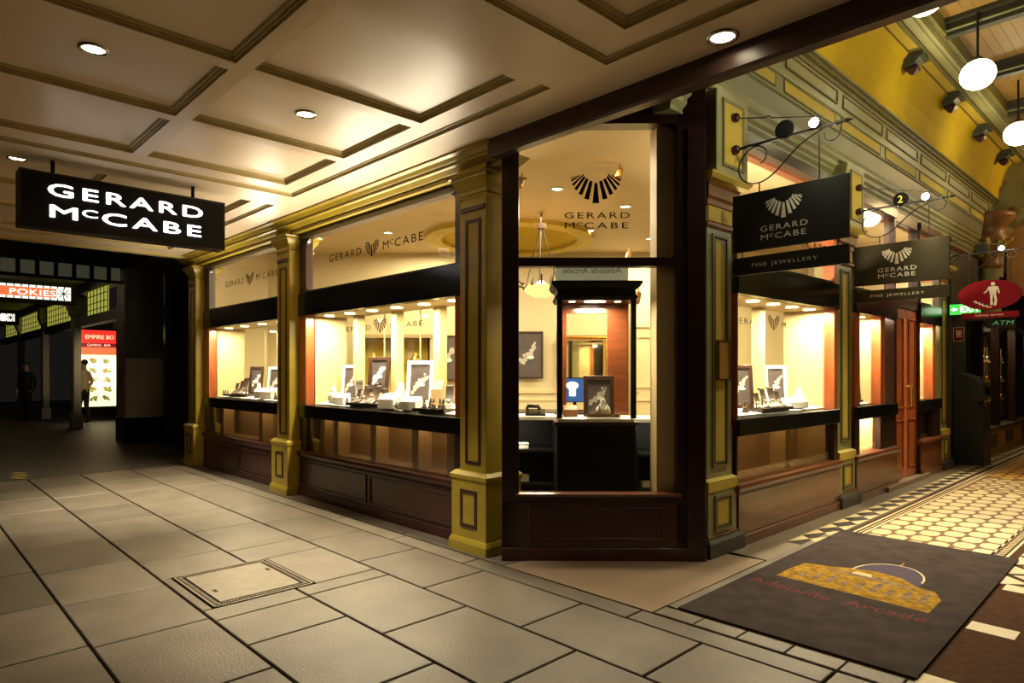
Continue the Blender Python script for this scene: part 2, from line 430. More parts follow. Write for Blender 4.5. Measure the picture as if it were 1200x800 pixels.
def oval(u, e, m, a=.110, b=.074):
    T([(u-a,e-b*.45),(u-a*.55,e-b),(u+a*.55,e-b),(u+a,e-b*.45),(u+a,e+b*.45),(u+a*.55,e+b),(u-a*.55,e+b),(u-a,e+b*.45)], m, .0015)
for i in range(6):
    e = .64+i*.162
    u = 1.2+(.13 if i % 2 else 0)
    while u < 13.2:
        if not 5.1 < u < 6.5: oval(u, e, ORANGET if u > 6.5 else CREAMT)
        u += .262
u = 5.1
while u < 6.4:
    for k in range(6):
        e = .6+k*.15
        T([(u,e),(u+.14,e),(u+.07,e+.13)], CREAMT, .0015); T([(u+.16,e+.13),(u+.3,e+.13),(u+.23,e)], CREAMT, .0015)
    u += .33
u = .95
while u < 13:             # second triangle border on the far side
    T([(u,1.68),(u+.30,1.68),(u+.15,1.86)], CREAMT, .0015); T([(u+.17,1.92),(u+.47,1.92),(u+.32,1.74)], CREAMT, .0015); u += .33
for k in range(6): RECT(-1.12+.98*k, 1.75, -.96+.98*k, 1.98, CREAMT, .0015)
struct(mb, 'floor_arcade', loc=(AO[0], AO[1], 0), rz=AA)

# access cover
r = thing('access_cover', 'square metal access cover set in the stone pavement', 'access cover', (-4.67, 1.84, 0))
mb = MB(); mb.box(-.415, -.335, -.02, .415, .345, -.006, JOINT)
mb.box(-.412,-.333,-.02,-.398,.343,.003,STEEL); mb.box(.398,-.333,-.02,.412,.343,.003,STEEL); mb.box(-.412,-.333,-.02,.412,-.320,.003,STEEL); mb.box(-.412,.330,-.02,.412,.343,.003,STEEL)
for i in range(40): 
    x = -.375+i*.75/39
    for y in (-.30, .305): mb.box(x-.005, y-.012, -.02, x+.005, y+.012, .003, STEEL)
for i in range(32):
    y = -.285+i*.57/31
    for x in (-.368, .368): mb.box(x-.012, y-.005, -.02, x+.012, y+.005, .003, STEEL)
mb.build('cover_frame', r)
mb = MB(); mb.box(-.338,-.27,-.02,.338,.275,.003,STEEL); mb.build('cover_plate', r)
for x, y in ((.10,-.22), (-.12,.24)):
    mb = MB(); mb.box(x-.03,y-.012,.0031,x+.03,y+.012,.0045,JOINT); mb.build('lifting_slot', r)

# sprayed mark on the dark footpath
mb = MB(); zig = smooth_path([(-11.95,1.38,.0),(-11.75,1.50,.0),(-11.70,1.33,.0),(-11.5,1.48,.0),(-11.42,1.30,.0),(-11.2,1.42,.0)], 5) if 'smooth_path' in globals() else [(-11.95,1.38,.0),(-11.75,1.50,.0),(-11.70,1.33,.0),(-11.5,1.48,.0),(-11.42,1.30,.0),(-11.2,1.42,.0)]
mb.raw([(p_[0], p_[1]+d_, .0) for p_ in zig for d_ in (-.03, .03)], [(2*i, 2*i+2, 2*i+3, 2*i+1) for i in range(len(zig)-1)], YEL)
o = mb.build('paint_mark'); tag(o, 'small yellow spray paint mark on the dark footpath at the left', 'paint mark')
# doormat
r = thing('doormat', 'large charcoal doormat with gold building emblem and red lettering', 'doormat', (-1.545, 5.0, .004))
mb = MB(); mb.box(-.655,-1.41,-.002,.655,1.43,.010,MATG); mb.build('pile', r)
def poly(mb, pts, m, z):
    a = sum(pts[i][0]*pts[(i+1) % len(pts)][1]-pts[(i+1) % len(pts)][0]*pts[i][1] for i in range(len(pts)))
    mb.face([(x, y, z) for x, y in (pts if a > 0 else pts[::-1])], m)
mb = MB()     # emblem: a long gold facade with pavilion roofs and a purple dome
poly(mb, [(-.50,-.34),(.47,-.40),(.47,-.10),(.40,.06),(.27,.10),(.17,.22),(-.02,.27),(-.2,.22),(-.3,.16),(-.47,.12),(-.50,-.1)], MATGOLD, .0112)
dome = [(.06+.235*math.cos(math.pi*k/12), .20+.36*math.sin(math.pi*k/12)) for k in range(13)]
poly(mb, dome+[(-.17,.14),(.29,.10)], MATPURP, .0108)
for k in range(12):
    a, b = dome[k], dome[k+1]
    poly(mb, [a, b, (b[0]*.94+.004, b[1]*.96+.008), (a[0]*.94+.004, a[1]*.96+.008)], CREAMT, .0116)
poly(mb, [(.05,.55),(.07,.55),(.065,.66),(.055,.66)], MATGOLD, .0112)
for k in range(9):
    x = -.40+k*.095; h = .10+.05*((k*7) % 3)
    poly(mb, [(x,-.24),(x+.045,-.243),(x+.045,-.24+h),(x+.022,-.2+h),(x,-.24+h)], MATBRN, .0117)
poly(mb, [(-.3,.06),(.3,-.01),(.3,.03),(.05,.12),(-.3,.10)], MATBRN, .0117)
poly(mb, [(-.14,.10),(.0,.09),(-.02,.16),(-.12,.17)], CREAMT, .0119)
mb.build('emblem', r)
for word, u_, al in (('Adelaide', -.05, 'r'), ('Arcade', .05, 'l')):     # worn red lettering
    mb = MB(); tb = MB(); tb.text(word, u_, 0, .12, 0, MATRED, sx=1.05, sp=1.05, align=al)
    mb.raw([(x*.86, -.60+z-.02*math.cos(x*3), .0117) for x, y, z in tb.v], tb.f, MATRED)
    mb.build('lettering', r)

# ================================================================== CANOPY
mb = MB(); CZ = 3.30
def recess(rect, z0, z1, w):
    x0, y0, x1, y1 = rect; prof = [(0,z0),(0,z0+(z1-z0)*.45),(w*.35,z0+(z1-z0)*.45),(w*.35,z0+(z1-z0)*.7),(w*.75,z0+(z1-z0)*.7),(w,z1)]
    q = []
    for d, z in prof: q.append([(x0+d,y0+d,z),(x1-d,y0+d,z),(x1-d,y1-d,z),(x0+d,y1-d,z)])
    for i in range(len(q)-1):
        for k in range(4):
            j = (k+1) % 4
            mb.face([q[i][k], q[i+1][k], q[i+1][j], q[i][j]], CEILM)
    return (x0+w, y0+w, x1-w, y1-w)
def fill(rect, holes, z, m):
    xs = sorted({rect[0], rect[2]} | {h[0] for h in holes} | {h[2] for h in holes}); ys = sorted({rect[1], rect[3]} | {h[1] for h in holes} | {h[3] for h in holes})
    for a, b in zip(xs[:-1], xs[1:]):
        for c, d in zip(ys[:-1], ys[1:]):
            cx, cy = (a+b)/2, (c+d)/2
            if rect[0] < cx < rect[2] and rect[1] < cy < rect[3] and not any(h[0] < cx < h[2] and h[1] < cy < h[3] for h in holes):
                mb.face([(a,c,z),(a,d,z),(b,d,z),(b,c,z)], m)
bays = []
for k in range(4):
    x0 = -10.50+4.07*k
    bays.append((x0, -3.2, x0+3.63, 3.06))
fill((-10.9, -3.6, 5.8, 3.66), bays, CZ, CEIL)
for (x0, y0, x1, y1) in bays:
    inn = recess((x0,y0,x1,y1), CZ, CZ+.03, .035)
    pans = []
    for i in range(3):
        px = x0+.28+i*1.115
        for (ya, yb) in ((1.62,2.86), (.27,1.51), (-1.08,.16), (-2.95,-1.19)): pans.append((px, ya, px+1.0, yb))
    fill(inn, pans, CZ+.03, CEIL)
    for pn in pans:
        q = recess(pn, CZ+.03, CZ+.075, .042); mb.face([(q[0],q[1],CZ+.075),(q[0],q[3],CZ+.075),(q[2],q[3],CZ+.075),(q[2],q[1],CZ+.075)], CEIL)
mb.box(-10.9,-3.6,3.45,5.8,3.6,3.55,BLACKM); mb.box(-11.0,-3.6,3.26,-10.88,3.45,3.55,CEILM)
struct(mb, 'ceiling')

mb = MB(); mb.prism([(3.38,3.30),(3.40,3.265),(3.40,3.185),(3.415,3.17),(3.50,3.175),(3.50,3.30)], -3.78, 5.8, 0, BEAM)
mb.box(-3.5,3.44,3.30,5.8,3.58,6.0,BLACKM)
struct(mb, 'trim_1')      # dark beam across the arcade mouth
# street cornice
mb = MB(); mb.prism([(3.72,3.30),(3.36,3.30),(3.36,3.285),(3.40,3.275),(3.43,3.25),(3.45,3.245),(3.45,3.225),(3.48,3.22),(3.52,3.19),(3.55,3.185),(3.55,3.15),(3.72,3.15)], -11.25, -3.75, 0, MUST)
struct(mb, 'trim_2')

def downlight(x, y, z, label, e=45, r=.070, group=None, lens=LAMPW, cone=66):
    t = thing('downlight', label, 'ceiling light', (x, y, z), 0, group)
    mb = MB(); mb.lathe([(r*.8,.03),(r*.82,0),(r*.9,-.012),(r*1.12,-.010),(r*1.15,0)], (0,0,0), CHROME, 24); mb.build('trim_ring', t, smooth=True)
    mb = MB(); mb.disc((0,0,-.002), r*.84, lens, 24, flip=True); mb.build('lens', t)
    if e:
        l = light('SPOT', (x, y, z-.06), e, (1,.88,.64), .05, (0,0,0), spot=R(cone), blend=1.0)
    return t
downlight(-4.41, .88, 3.375, 'recessed downlight in the second coffer panel from the left, high over the pavement', 14)
downlight(-4.45, 2.22, 3.375, 'recessed downlight in the coffer panel nearer the shopfront, above the middle window', 700)
downlight(-7.15, .85, 3.375, 'small recessed downlight just left of the hanging lightbox sign', 70)
downlight(-1.72, 3.25, 3.30, 'large round downlight on the flat canopy margin beside the dark beam', 110, .075)
downlight(-8.4, 2.2, 3.375, 'recessed downlight in the coffers behind the hanging lightbox sign', 900)

# hanging lightbox sign
def gm_mc(mb, cx, z, size, v, m, width, sp=1.2, bold=0.0, align='c'):
    """McCABE with the small raised c, fitted to a width"""
    ws = [text_geo('M', sp, 0)[2]*size/.72, text_geo('C', sp, 0)[2]*size*.62/.72, text_geo('CABE', sp, 0)[2]*size/.72]
    g = size*.17; k = width/(sum(ws)+2*g); u = cx-width/2 if align == 'c' else cx
    mb.text('M', u, z, size, v, m, k, sp, 'l', bold); u += (ws[0]+g)*k
    mb.text('C', u, z+size*.36, size*.62, v, m, k, sp, 'l', bold*.8); u += (ws[1]+g)*k
    mb.text('CABE', u, z, size, v, m, k, sp, 'l', bold)
BARS = [((349,208,30),(349,420,72)), ((398,187,33),(446,378,52)), ((438,165,30),(512,328,42)), ((466,142,24),(562,278,33)), ((476,119,13),(592,232,26)), ((515,128,11),(606,186,19)), ((562,139,6),(610,156,10))]
def fan(mb, cx, cz, w, v, m):
    k = w/524.0
    for i, (a, b) in enumerate(BARS):
        for sg in ((1,) if i == 0 else (1, -1)):
            ax, az, aw_ = a[0]-349, 265-a[1], a[2]; bx, bz, bw = b[0]-349, 265-b[1], b[2]
            d = Vector((bx-ax, bz-az)).normalized(); n = Vector((-d.y, d.x))
            q = [(ax+n.x*aw_/2, az+n.y*aw_/2), (ax-n.x*aw_/2, az-n.y*aw_/2), (bx-n.x*bw/2, bz-n.y*bw/2), (bx+n.x*bw/2, bz+n.y*bw/2)]
            q = [(cx+sg*x*k, cz+z*k) for x, z in q]
            ar = sum(q[j][0]*q[(j+1) % 4][1]-q[(j+1) % 4][0]*q[j][1] for j in range(4))
            if ar < 0: q.reverse()
            mb.face([(x, v, z) for x, z in q], m)
def smooth_path(P, n=6):
    P = [Vector(p) for p in P]; out = []
    for i in range(len(P)-1):
        p0, p1, p2, p3 = P[max(i-1,0)], P[i], P[i+1], P[min(i+2, len(P)-1)]
        for k in range(n):
            t = k/n; out.append(.5*((2*p1)+(p2-p0)*t+(2*p0-5*p1+4*p2-p3)*t*t+(3*p1-p0-3*p2+p3)*t**3))
    out.append(P[-1]); return out

t = thing('hanging_lightbox', 'long black lightbox with glowing white shop name hung under the canopy', 'sign', (-6.66, 1.62, 2.70), R(90))
mb = MB(); mb.box(-.82,0,0,.835,.17,.475,BLACKM); mb.build('case', t, bevel=.006)
mb = MB(); mb.frame(-.82,0,.835,.475,.018,-.006,0,BLACK); mb.build('face_trim', t)
mb = MB(); mb.textw('GERARD', .0, .282, .108, -.008, SIGNW, 1.24, bold=.03, sp=1.25); gm_mc(mb, .0, .10, .108, -.008, SIGNW, 1.21, 1.25, bold=.03); mb.build('lettering', t)
for x in (-.575, .56):
    mb = MB(); mb.tube([(x,.085,.47),(x,.085,.63)], .016, BLACKM); mb.lathe([(.035,.60),(.045,.605),(.045,.62),(.001,.625)], (x,.085,0), BLACKM, 12); mb.build('hanger_rod', t)

# ================================================================== STREET SHOPFRONT
def bead(mb, u0, z0, u1, z1, w, v, d, m): mb.frame(u0, z0, u1, z1, w, v-d, v, m)
def pilaster_street(x, label, W=.44):
    t = thing('pilaster', label, 'pilaster', (x, 3.48, 0))
    mb = MB(); mb.rings((0,0,W,.4), [(.02,0),(.02,.07),(.008,.10),(0,.11),(0,.585),(.012,.60),(.012,.63),(-.02,.66)], MUST, cap1=True); mb.build('plinth', t, bevel=.004)
    mb = MB(); bead(mb, .12,.20,.33,.51,.028,0,.008,MUSTD); mb.build('plinth_panel', t, label='maroon beaded panel on the plinth')
    a, b = .05, W-.05
    mb = MB(); mb.box(a,.05,.64,b,.36,2.98,MUST); mb.build('shaft', t, bevel=.006)
    mb = MB(); bead(mb, a+.08,.72,b-.07,2.76,.024,.05,.008,MUSTD); mb.box(a+.03,.034,2.83,b-.02,.05,2.865,MUSTD); mb.build('shaft_bead', t, label='maroon bead outlining the shaft panel')
    mb = MB(); mb.rings((a,.05,b,.36), [(0,2.93),(.012,2.95),(0,2.965),(.0,3.0),(.03,3.04),(.055,3.09),(.055,3.11),(.075,3.115),(.085,3.13),(.07,3.14),(.02,3.16),(.01,3.20),(.05,3.24),(.09,3.285),(.10,3.30)], MUST); mb.build('capital', t)
    return t
pilaster_street(-11.17, 'mustard pilaster at the far end of the street shopfront, its edge catching window light')
pilaster_street(-7.90, 'mustard pilaster between the two street display windows')
pilaster_street(-4.33, 'mustard pilaster beside the angled corner window, nearest on the street side')

def fillet(mb, u, z, r, su, v0, v1, m, n=6):
    """dark corner fillet for a rounded upper pane corner"""
    pts = [(u, z)]+[(u+su*r*(1-math.sin(math.pi/2*k/n)), z-r*(1-math.cos(math.pi/2*k/n))) for k in range(n+1)]
    mb.prism(pts, v0, v1, 1, m)

SPH = []   # display downlight positions (world)
def shopfront(name, loc, rz, W, gl, gr, frame_m, riser_m, jamb_m, posts, seams, text=True, arc=False, backtext=None, ztop=3.07, lamps=5, riser_front=-.03, head=3.16, tshift=0.0, plain=False, under=0, jtop=2.16):
    """one display bay: stall riser, sill, lit display, black band, transom light"""
    t = struct_root(name, loc, rz); D = .52
    mb = MB(); mb.box(0,-.01,.0,gl,.08,.95,frame_m); mb.box(gr,-.01,0,W,.08,.95,frame_m)
    us, ue = (min(gl,.05), max(gr, W-.05)) if plain else (gl, gr)
    mb.box(0,-.01,2.16,us,.08,head,frame_m); mb.box(ue,-.01,2.16,W,.08,head,frame_m)
    mb.box(0,-.03,ztop+.015,W,.08,head,frame_m); mb.box(gl,.0,2.42,gr,.06,2.46,frame_m)
    
    if not plain: fillet(mb, gl, ztop+.016, .1, 1, .0, .04, frame_m); fillet(mb, gr, ztop+.016, .1, -1, .0, .04, frame_m)
    mb.build('window_frame', t)
    mb = MB(); mb.box(0,-.012,.95,gl,.11,2.16,jamb_m); mb.box(gr,-.012,.95,min(W,gr+.16),.11,jtop,jamb_m); mb.build('jamb', t)
    mb = MB(); mb.box(0,-.03,2.16,W,.06,2.43,BLACK); mb.build('fascia_band', t)
    mb = MB(); mb.box(us-.02,.02,2.44,ue+.02,.026,ztop+.02,GLASS); mb.build('transom_pane', t)
    mb = MB(); mb.box(gl-.01,.085,1.08,gr+.01,.091,2.17,GLASS); mb.build('display_pane', t)
    mb = MB(); mb.box(0,-.035,.935,W,.11,1.085,BLACK); mb.build('sill_band', t, bevel=.005)
    mb = MB(); mb.prism([(.10,1.03),(D+.02,1.03),(D+.02,1.16),(.10,1.098)], gl-.02, gr+.02, 0, WHITEP); mb.build('display_deck', t)
    mb = MB(); mb.box(gl-.03,.095,1.09,gl,D+.02,2.16,CREAM2); mb.box(gr,.095,1.09,gr+.03,D+.02,2.16,CREAM2); mb.build('side_panel', t)
    mb = MB(); mb.box(gl-.03,.07,2.16,gr+.03,D+.02,2.20,CREAM); mb.build('display_soffit', t)
    mb = MB(); mb.box(gl,D,1.10,gr,D+.006,2.16,GLASSB)
    for s in seams: mb.box(s-.003,D-.004,1.10,s+.003,D+.01,2.16,TAN)
    mb.build('back_glass', t)
    for q in posts:
        mb = MB(); mb.box(q-.05,D-.12,1.10,q+.05,D-.02,2.16,CREAM2); mb.build('display_post', t)
    mb = MB(); mb.box(gl-.02,.02,.53,gr+.02,.026,.945,GLASSL); mb.build('lower_pane', t)
    mb = MB(); mb.box(gl-.03,.40,.50,gr+.03,.43,1.03,WHITEP if under else TAN); mb.box(gl-.04,.03,.50,gl-.02,.42,1.03,CREAM); mb.box(gr+.02,.03,.50,gr+.04,.42,1.03,CREAM); mb.box(gl-.03,.02,.49,gr+.03,.43,.51,TAN); mb.build('under_display_panel', t)
    for q in ([] if under else [gl+.12]+list(posts)):
        mb = MB(); mb.box(q-.055,.14,.51,q+.055,.30,1.03,CREAM); mb.build('under_display_post', t)
    mb = MB(); mb.rings((0,-.02,W,.1), [(0,.43),(.01,.45),(.035,.47),(.045,.50),(.035,.525),(.0,.535)], riser_m, cap1=True); mb.build('ledge', t)
    mb = MB(); mb.box(0,riser_front,0,W,.1,.44,riser_m); mb.box(0,riser_front-.02,0,W,riser_front,.09,riser_m)
    k = 2; w = (W-.1)/k
    for i in range(0 if plain else k):
        a = .05+i*w+.03; b = .05+(i+1)*w-.03
        mb.frame(a,.12,b,.41,.02,riser_front-.014,riser_front,riser_m)
    mb.build('stall_riser', t, bevel=.003)
    for i in range(lamps):
        u = gl+(gr-gl)*(i+.5)/lamps
        mb = MB(); mb.lathe([(.062,2.158),(.072,2.152),(.064,2.148)], (u,.17,0), CHROME, 16); mb.disc((u,.17,2.149), .062, LAMPD, 16, flip=True); mb.build('display_downlight', t)
        c, s_ = math.cos(rz), math.sin(rz)
        SPH.append((loc[0]+u*c-.17*s_, loc[1]+u*s_+.17*c, 2.13))
    if text:
        mb = MB(); m_ = (gl+gr)/2+tshift; zc = 2.785
        fan(mb, m_, zc, .29, .018, LETTER); mb.textw('GERARD', m_-.21, zc-.045, .085, .018, LETTER, .69, 'r', 1.3); gm_mc(mb, m_+.21, zc-.045, .085, .018, LETTER, .69, 1.3, align='l')
        mb.build('transom_lettering', t)
    if backtext:
        mb = MB(); m_ = backtext
        fan(mb, m_, 2.03, .29, D-.006, LETTER); mb.textw('GERARD', m_-.21, 1.985, .06, D-.006, LETTER, .69, 'r', 1.3); gm_mc(mb, m_+.21, 1.985, .06, D-.006, LETTER, .62, 1.3, align='l')
        mb.build('back_glass_lettering', t)
    return t
Y0 = 3.66
shopfront('window_1', (-10.76,Y0,0), 0, 2.89, .22, 2.69, MAROON, MAROON2, REDW, [1.78,2.45], [1.05,2.1], True, ztop=3.08, lamps=4, tshift=.25)
shopfront('window_2', (-7.49,Y0,0), 0, 3.19, .17, 3.0, MAROON, MAROON2, REDW, [.61,1.42,2.19,2.75], [.42,1.05,1.75], True, ztop=3.07, backtext=.97, lamps=6)

# ---------------------------------------------------------------- corner window
t = struct_root('window_3', (CO[0], CO[1], 0), CA)
mb = MB(); mb.box(-.16,-.03,0,-.025,.12,3.75,MAROON); mb.box(1.22,-.03,0,1.45,.12,3.75,MAROON); mb.box(1.30,-.05,0,1.44,.05,3.40,MAROON)
mb.box(-.16,-.03,3.45,1.45,.12,3.75,MAROON); mb.box(-.03,-.02,2.325,1.23,.08,2.395,MAROON); mb.box(-.03,-.03,.46,1.23,.10,.525,MAROON)
fillet(mb, 1.222, 3.46, .12, -1, 0, .05, MAROON); fillet(mb, -.027, 3.46, .12, 1, 0, .05, MAROON)
mb.build('window_frame', t, bevel=.006)
mb = MB(); mb.box(-.03,.03,.52,1.225,.036,2.33,GLASS); mb.build('lower_pane', t)
mb = MB(); mb.box(-.03,.03,2.39,1.225,.036,3.46,GLASS); mb.build('upper_pane', t)
mb = MB(); mb.box(-.16,-.03,0,1.45,.10,.46,MAROON2); mb.box(-.16,-.045,0,1.45,-.03,.10,MAROON2); mb.frame(.05,.16,1.12,.42,.02,-.042,-.03,MAROON2); mb.rings((-.03,-.02,1.23,.03), [(0,.50),(.025,.505),(.03,.525),(.0,.535)], REDB, cap1=True)
mb.build('stall_riser', t, bevel=.003)
mb = MB(); fan(mb, .59, 2.954, .40, .026, LETTER); mb.textw('GERARD', .60, 2.715, .05, .026, LETTER, .52, sp=1.3); gm_mc(mb, .595, 2.634, .05, .026, LETTER, .505, 1.3); mb.build('lettering', t)
mb = MB(); mb.box(1.08,.06,.10,1.22,.32,3.5,CREAM); mb.build('cream_reveal', t)

# ---------------------------------------------------------------- arcade shopfront
def pilaster_arcade(u, label, W=.46, block=True, ground=0.0):
    x, y, z = aw(u, 0, 0); t = thing('pilaster', label, 'pilaster', (x, y, 0), AA)
    mb = MB(); mb.rings((0,0,W,.3), [(.03,0),(.03,.115),(.012,.14)], DSTONE, cap1=True); mb.build('base_block', t, label='dark stone base block')
    mb = MB(); mb.box(.02,.02,.13,W-.02,.3,.52,OLIVE); mb.rings((.02,.02,W-.02,.3), [(0,.13),(.012,.15),(0,.17)], TERRA); mb.build('plinth', t, bevel=.005)
    mb = MB(); mb.frame(.115,.19,W-.115,.48,.022,.006,.02,OLIVE2); mb.frame(.15,.225,W-.15,.445,.012,.010,.02,OLIVE2); mb.box(.162,.013,.237,W-.162,.022,.433,YEL); mb.build('plinth_panel', t, label='yellow panel in a green bead on the plinth')
    mb = MB(); mb.rings((.02,.02,W-.02,.3), [(.003,.51),(.008,.52),(.008,.60),(-.025,.62)], YEL, cap1=True); mb.build('plinth_cap', t, label='yellow moulded cap of the plinth')
    mb = MB(); mb.box(.05,.05,.60,W-.05,.3,2.92,OLIVE); mb.build('shaft', t, bevel=.006)
    mb = MB(); mb.frame(.125,.70,W-.125,2.62,.022,.036,.05,OLIVE2); mb.frame(.165,.74,W-.165,2.58,.014,.040,.05,OLIVE2); mb.box(.179,.042,.754,W-.179,.052,2.566,YEL); mb.build('shaft_panel', t, label='long yellow inset panel of the shaft')
    mb = MB(); mb.rings((.05,.05,W-.05,.3), [(.0,2.66),(.025,2.68),(.025,2.70),(.0,2.72)], TERRA); mb.box(.06,.04,2.72,W-.06,.3,2.84,YEL)
    mb.rings((.05,.05,W-.05,.3), [(.0,2.83),(.02,2.85),(.02,2.89),(.045,2.91),(.045,2.99),(.06,3.01)], TERRA); mb.rings((.05,.05,W-.05,.3), [(.06,3.01),(.10,3.03),(.125,3.06),(.13,3.075),(.06,3.09)], YEL, cap1=True); mb.build('capital', t, label='brown and yellow banded capital')
    if block:
        mb = MB(); mb.box(.0,-.07,3.07,W,.3,3.74,OLIVE); mb.build('bracket_block', t, bevel=.008)
        mb = MB(); mb.frame(.08,3.14,W-.08,3.68,.025,-.082,-.07,OLIVE2); mb.box(.105,-.078,3.165,W-.105,-.07,3.655,YEL); mb.build('bracket_panel', t, label='yellow panel on the bracket block')
    return t
pilaster_arcade(.03, 'grey-green pilaster with yellow panels beside the corner window, nearest on the arcade side', .5)
pilaster_arcade(2.74, 'grey-green pilaster with yellow panels behind the first hanging sign, second along the arcade', .5)
pilaster_arcade(6.70, 'far grey-green arcade pilaster beyond the red shop doors', .46, False)

ax, ay, _ = aw(.53, .04)
shopfront('window_4', (ax,ay,0), AA, 2.21, .02, 2.11, MAROON, REDB, REDW, [1.32], [.45,.95,1.6], True, ztop=3.44, head=3.56, backtext=1.81, lamps=5, plain=True, jtop=3.45)
ax, ay, _ = aw(3.24, .04)
t5 = shopfront('window_5', (ax,ay,0), AA, 1.42, .15, .84, MAROON, REDB, REDW, [.75], [.5], False, ztop=3.44, head=3.56, lamps=2, plain=True, under=1)
ax, ay, _ = aw(5.66, .04)
shopfront('window_6', (ax,ay,0), AA, 1.02, .02, .62, MAROON, REDB, REDW, [.45], [.3], False, ztop=3.44, head=3.56, lamps=2, plain=True)

# red double door between windows 5 and 6
dx, dy, _ = aw(4.62, .06)
d = struct_root('door_1', (dx,dy,0), AA)
mb = MB(); mb.box(0,-.02,2.33,1.0,.1,2.45,MAROON); mb.box(0,-.02,3.44,1.04,.1,3.56,MAROON); mb.box(.0,-.02,.0,.06,.1,3.56,MAROON); mb.box(1.0,-.02,0,1.04,.1,3.56,MAROON); mb.build('door_frame', d)
mb = MB(); mb.box(.04,.02,2.45,1.0,.026,3.46,GLASS); mb.build('fanlight_pane', d)
for a, b in ((.07,.49), (.575,1.0)):
    mb = MB(); mb.box(a,.0,.07,b,.05,2.33,REDW)
    for z0, z1 in ((.2,.85), (1.0,2.2)): mb.frame(a+.07,z0,b-.07,z1,.02,-.012,.0,REDW)
    lf = mb.build('door_leaf', d, bevel=.003)
    h = MB(); x = b-.03 if a < .1 else a+.03
    h.tube([(x,-.002,1.0),(x,-.06,1.02),(x,-.06,1.28),(x,-.002,1.30)], .011, GOLD); h.build('door_handle', lf)
mb = MB(); mb.box(-.45,-.10,.0,1.3,.25,.06,STONE2); o = mb.build('threshold', d); set_tone(o, [1.1]*6)

# entablature over the arcade shopfront
t = struct_root('trim_3', (AO[0], AO[1], 0), AA)
U0, U1 = -.35, 9.6
def strip(poly, m, name, u0=U0, u1=U1):
    mb = MB(); mb.prism(poly, u0, u1, 0, m); return mb.build(name, t)
strip([(.2,3.44),(.12,3.44),(.10,3.458),(.10,3.475),(.12,3.48),(.10,3.50),(.10,3.52),(.2,3.52)], REDB, 'window_head', .53)
strip([(.3,3.52),(.11,3.52),(.11,3.56),(.085,3.60),(.085,3.64),(.06,3.67),(.06,3.695),(.035,3.72),(.03,3.76),(.0,3.79),(.0,3.82),(-.02,3.85),(.3,3.85)], OLIVE, 'lower_moulding')
strip([(.3,3.85),(-.005,3.85),(-.045,4.02),(.3,4.02)], GREY, 'frieze')
strip([(.3,4.02),(-.06,4.02),(-.065,4.03),(-.06,4.045),(-.06,4.18),(-.075,4.185),(-.08,4.20),(-.07,4.21),(-.085,4.44),(.3,4.44)], OLIVE, 'upper_frieze')
strip([(.3,4.44),(-.10,4.44),(-.11,4.455),(-.11,4.475),(-.14,4.49),(-.14,4.505),(-.17,4.515),(-.18,4.53),(.3,4.53)], OLIVE2, 'cornice')
k = 0
u = -.2
while u < 9.4:
    w = 1.25
    mb = MB(); mb.box(u+.08,-.066,4.06,u+w,-.055,4.165,YEL); mb.frame(u+.07,4.05,u+w+.01,4.175,.012,-.070,-.055,OLIVE2)
    mb.frame(u+.06,4.27,u+w+.02,4.41,.015,-.092,-.07,OLIVE2); mb.build('frieze_panel', t, label='yellow inset panel in the upper frieze'); u += 1.36
mb = MB(); u = U0
while u < U1: mb.box(u,-.135,4.475,u+.035,-.11,4.495,OLIVE2); u += .075
o = mb.build('dentil_course', t)
# cove and bracketed beam
mb = MB(); cv = [(-.16,4.53),(-.165,4.63),(-.18,4.72),(-.215,4.79),(-.225,4.86),(-.255,4.98),(-.30,5.09),(-.36,5.15)]
for a, b in zip(cv[:-1], cv[1:]): mb.face([(U0,a[0],a[1]),(U0,b[0],b[1]),(U1,b[0],b[1]),(U1,a[0],a[1])], COVE)
mb.build('cove', t)
mb = MB(); mb.box(U0,-.52,5.15,U1,.15,5.9,OLIVE2); mb.box(U0,-.66,5.17,U1,-.50,5.5,OLIVE); mb.box(U0,-.62,5.145,U1,-.54,5.18,OLIVE); mb.box(U0,-.72,5.24,U1,-.66,5.5,OLIVE2); mb.build('bracketed_beam', t)
for i in range(7):
    u = -.99+1.63*i
    mb = MB(); mb.box(u+.28,-.48,5.138,u+1.40,-.39,5.152,YEL); mb.frame(0,0,1,1,.1,0,.1,YEL) if False else None; mb.build('soffit_panel', t, label='yellow soffit panel between brackets')
    mb = MB(); mb.box(u-.12,-.50,5.09,u+.12,-.30,5.15,CONS); mb.prism([(-.46,5.09),(-.29,5.09),(-.29,5.02),(-.36,5.02),(-.42,5.05)], u-.09, u+.09, 0, CONS); mb.rings((u-.05,-.42,u+.05,-.32), [(.0,5.03),(.02,5.0),(.0,4.97),(-.03,4.94),(-.05,4.93)], MUSTD, cap1=True); mb.build('console_bracket', t)
# arcade ceiling
mb = MB(); mb.box(-.4,-3.6,5.40,9.6,-.6,5.6,PLANK)
for i in range(28): mb.box(-.4,-.9-.1*i,5.396,9.6,-.906-.1*i,5.41,OLIVE2)
for i in range(7):
    u = -.99+1.63*i
    mb.box(u-.09,-3.6,5.27,u+.09,-.7,5.45,BEAMD); mb.box(u-.05,-3.6,5.23,u+.05,-.7,5.28,BEAMD); mb.box(u-.115,-3.6,5.26,u-.10,-.7,5.275,OLIVE); mb.box(u+.09,-3.6,5.35,u+.14,-.7,5.43,BEAMD); mb.box(u-.14,-3.6,5.35,u-.09,-.7,5.43,BEAMD)
struct(mb, 'ceiling_arcade', loc=(AO[0], AO[1], 0), rz=AA)

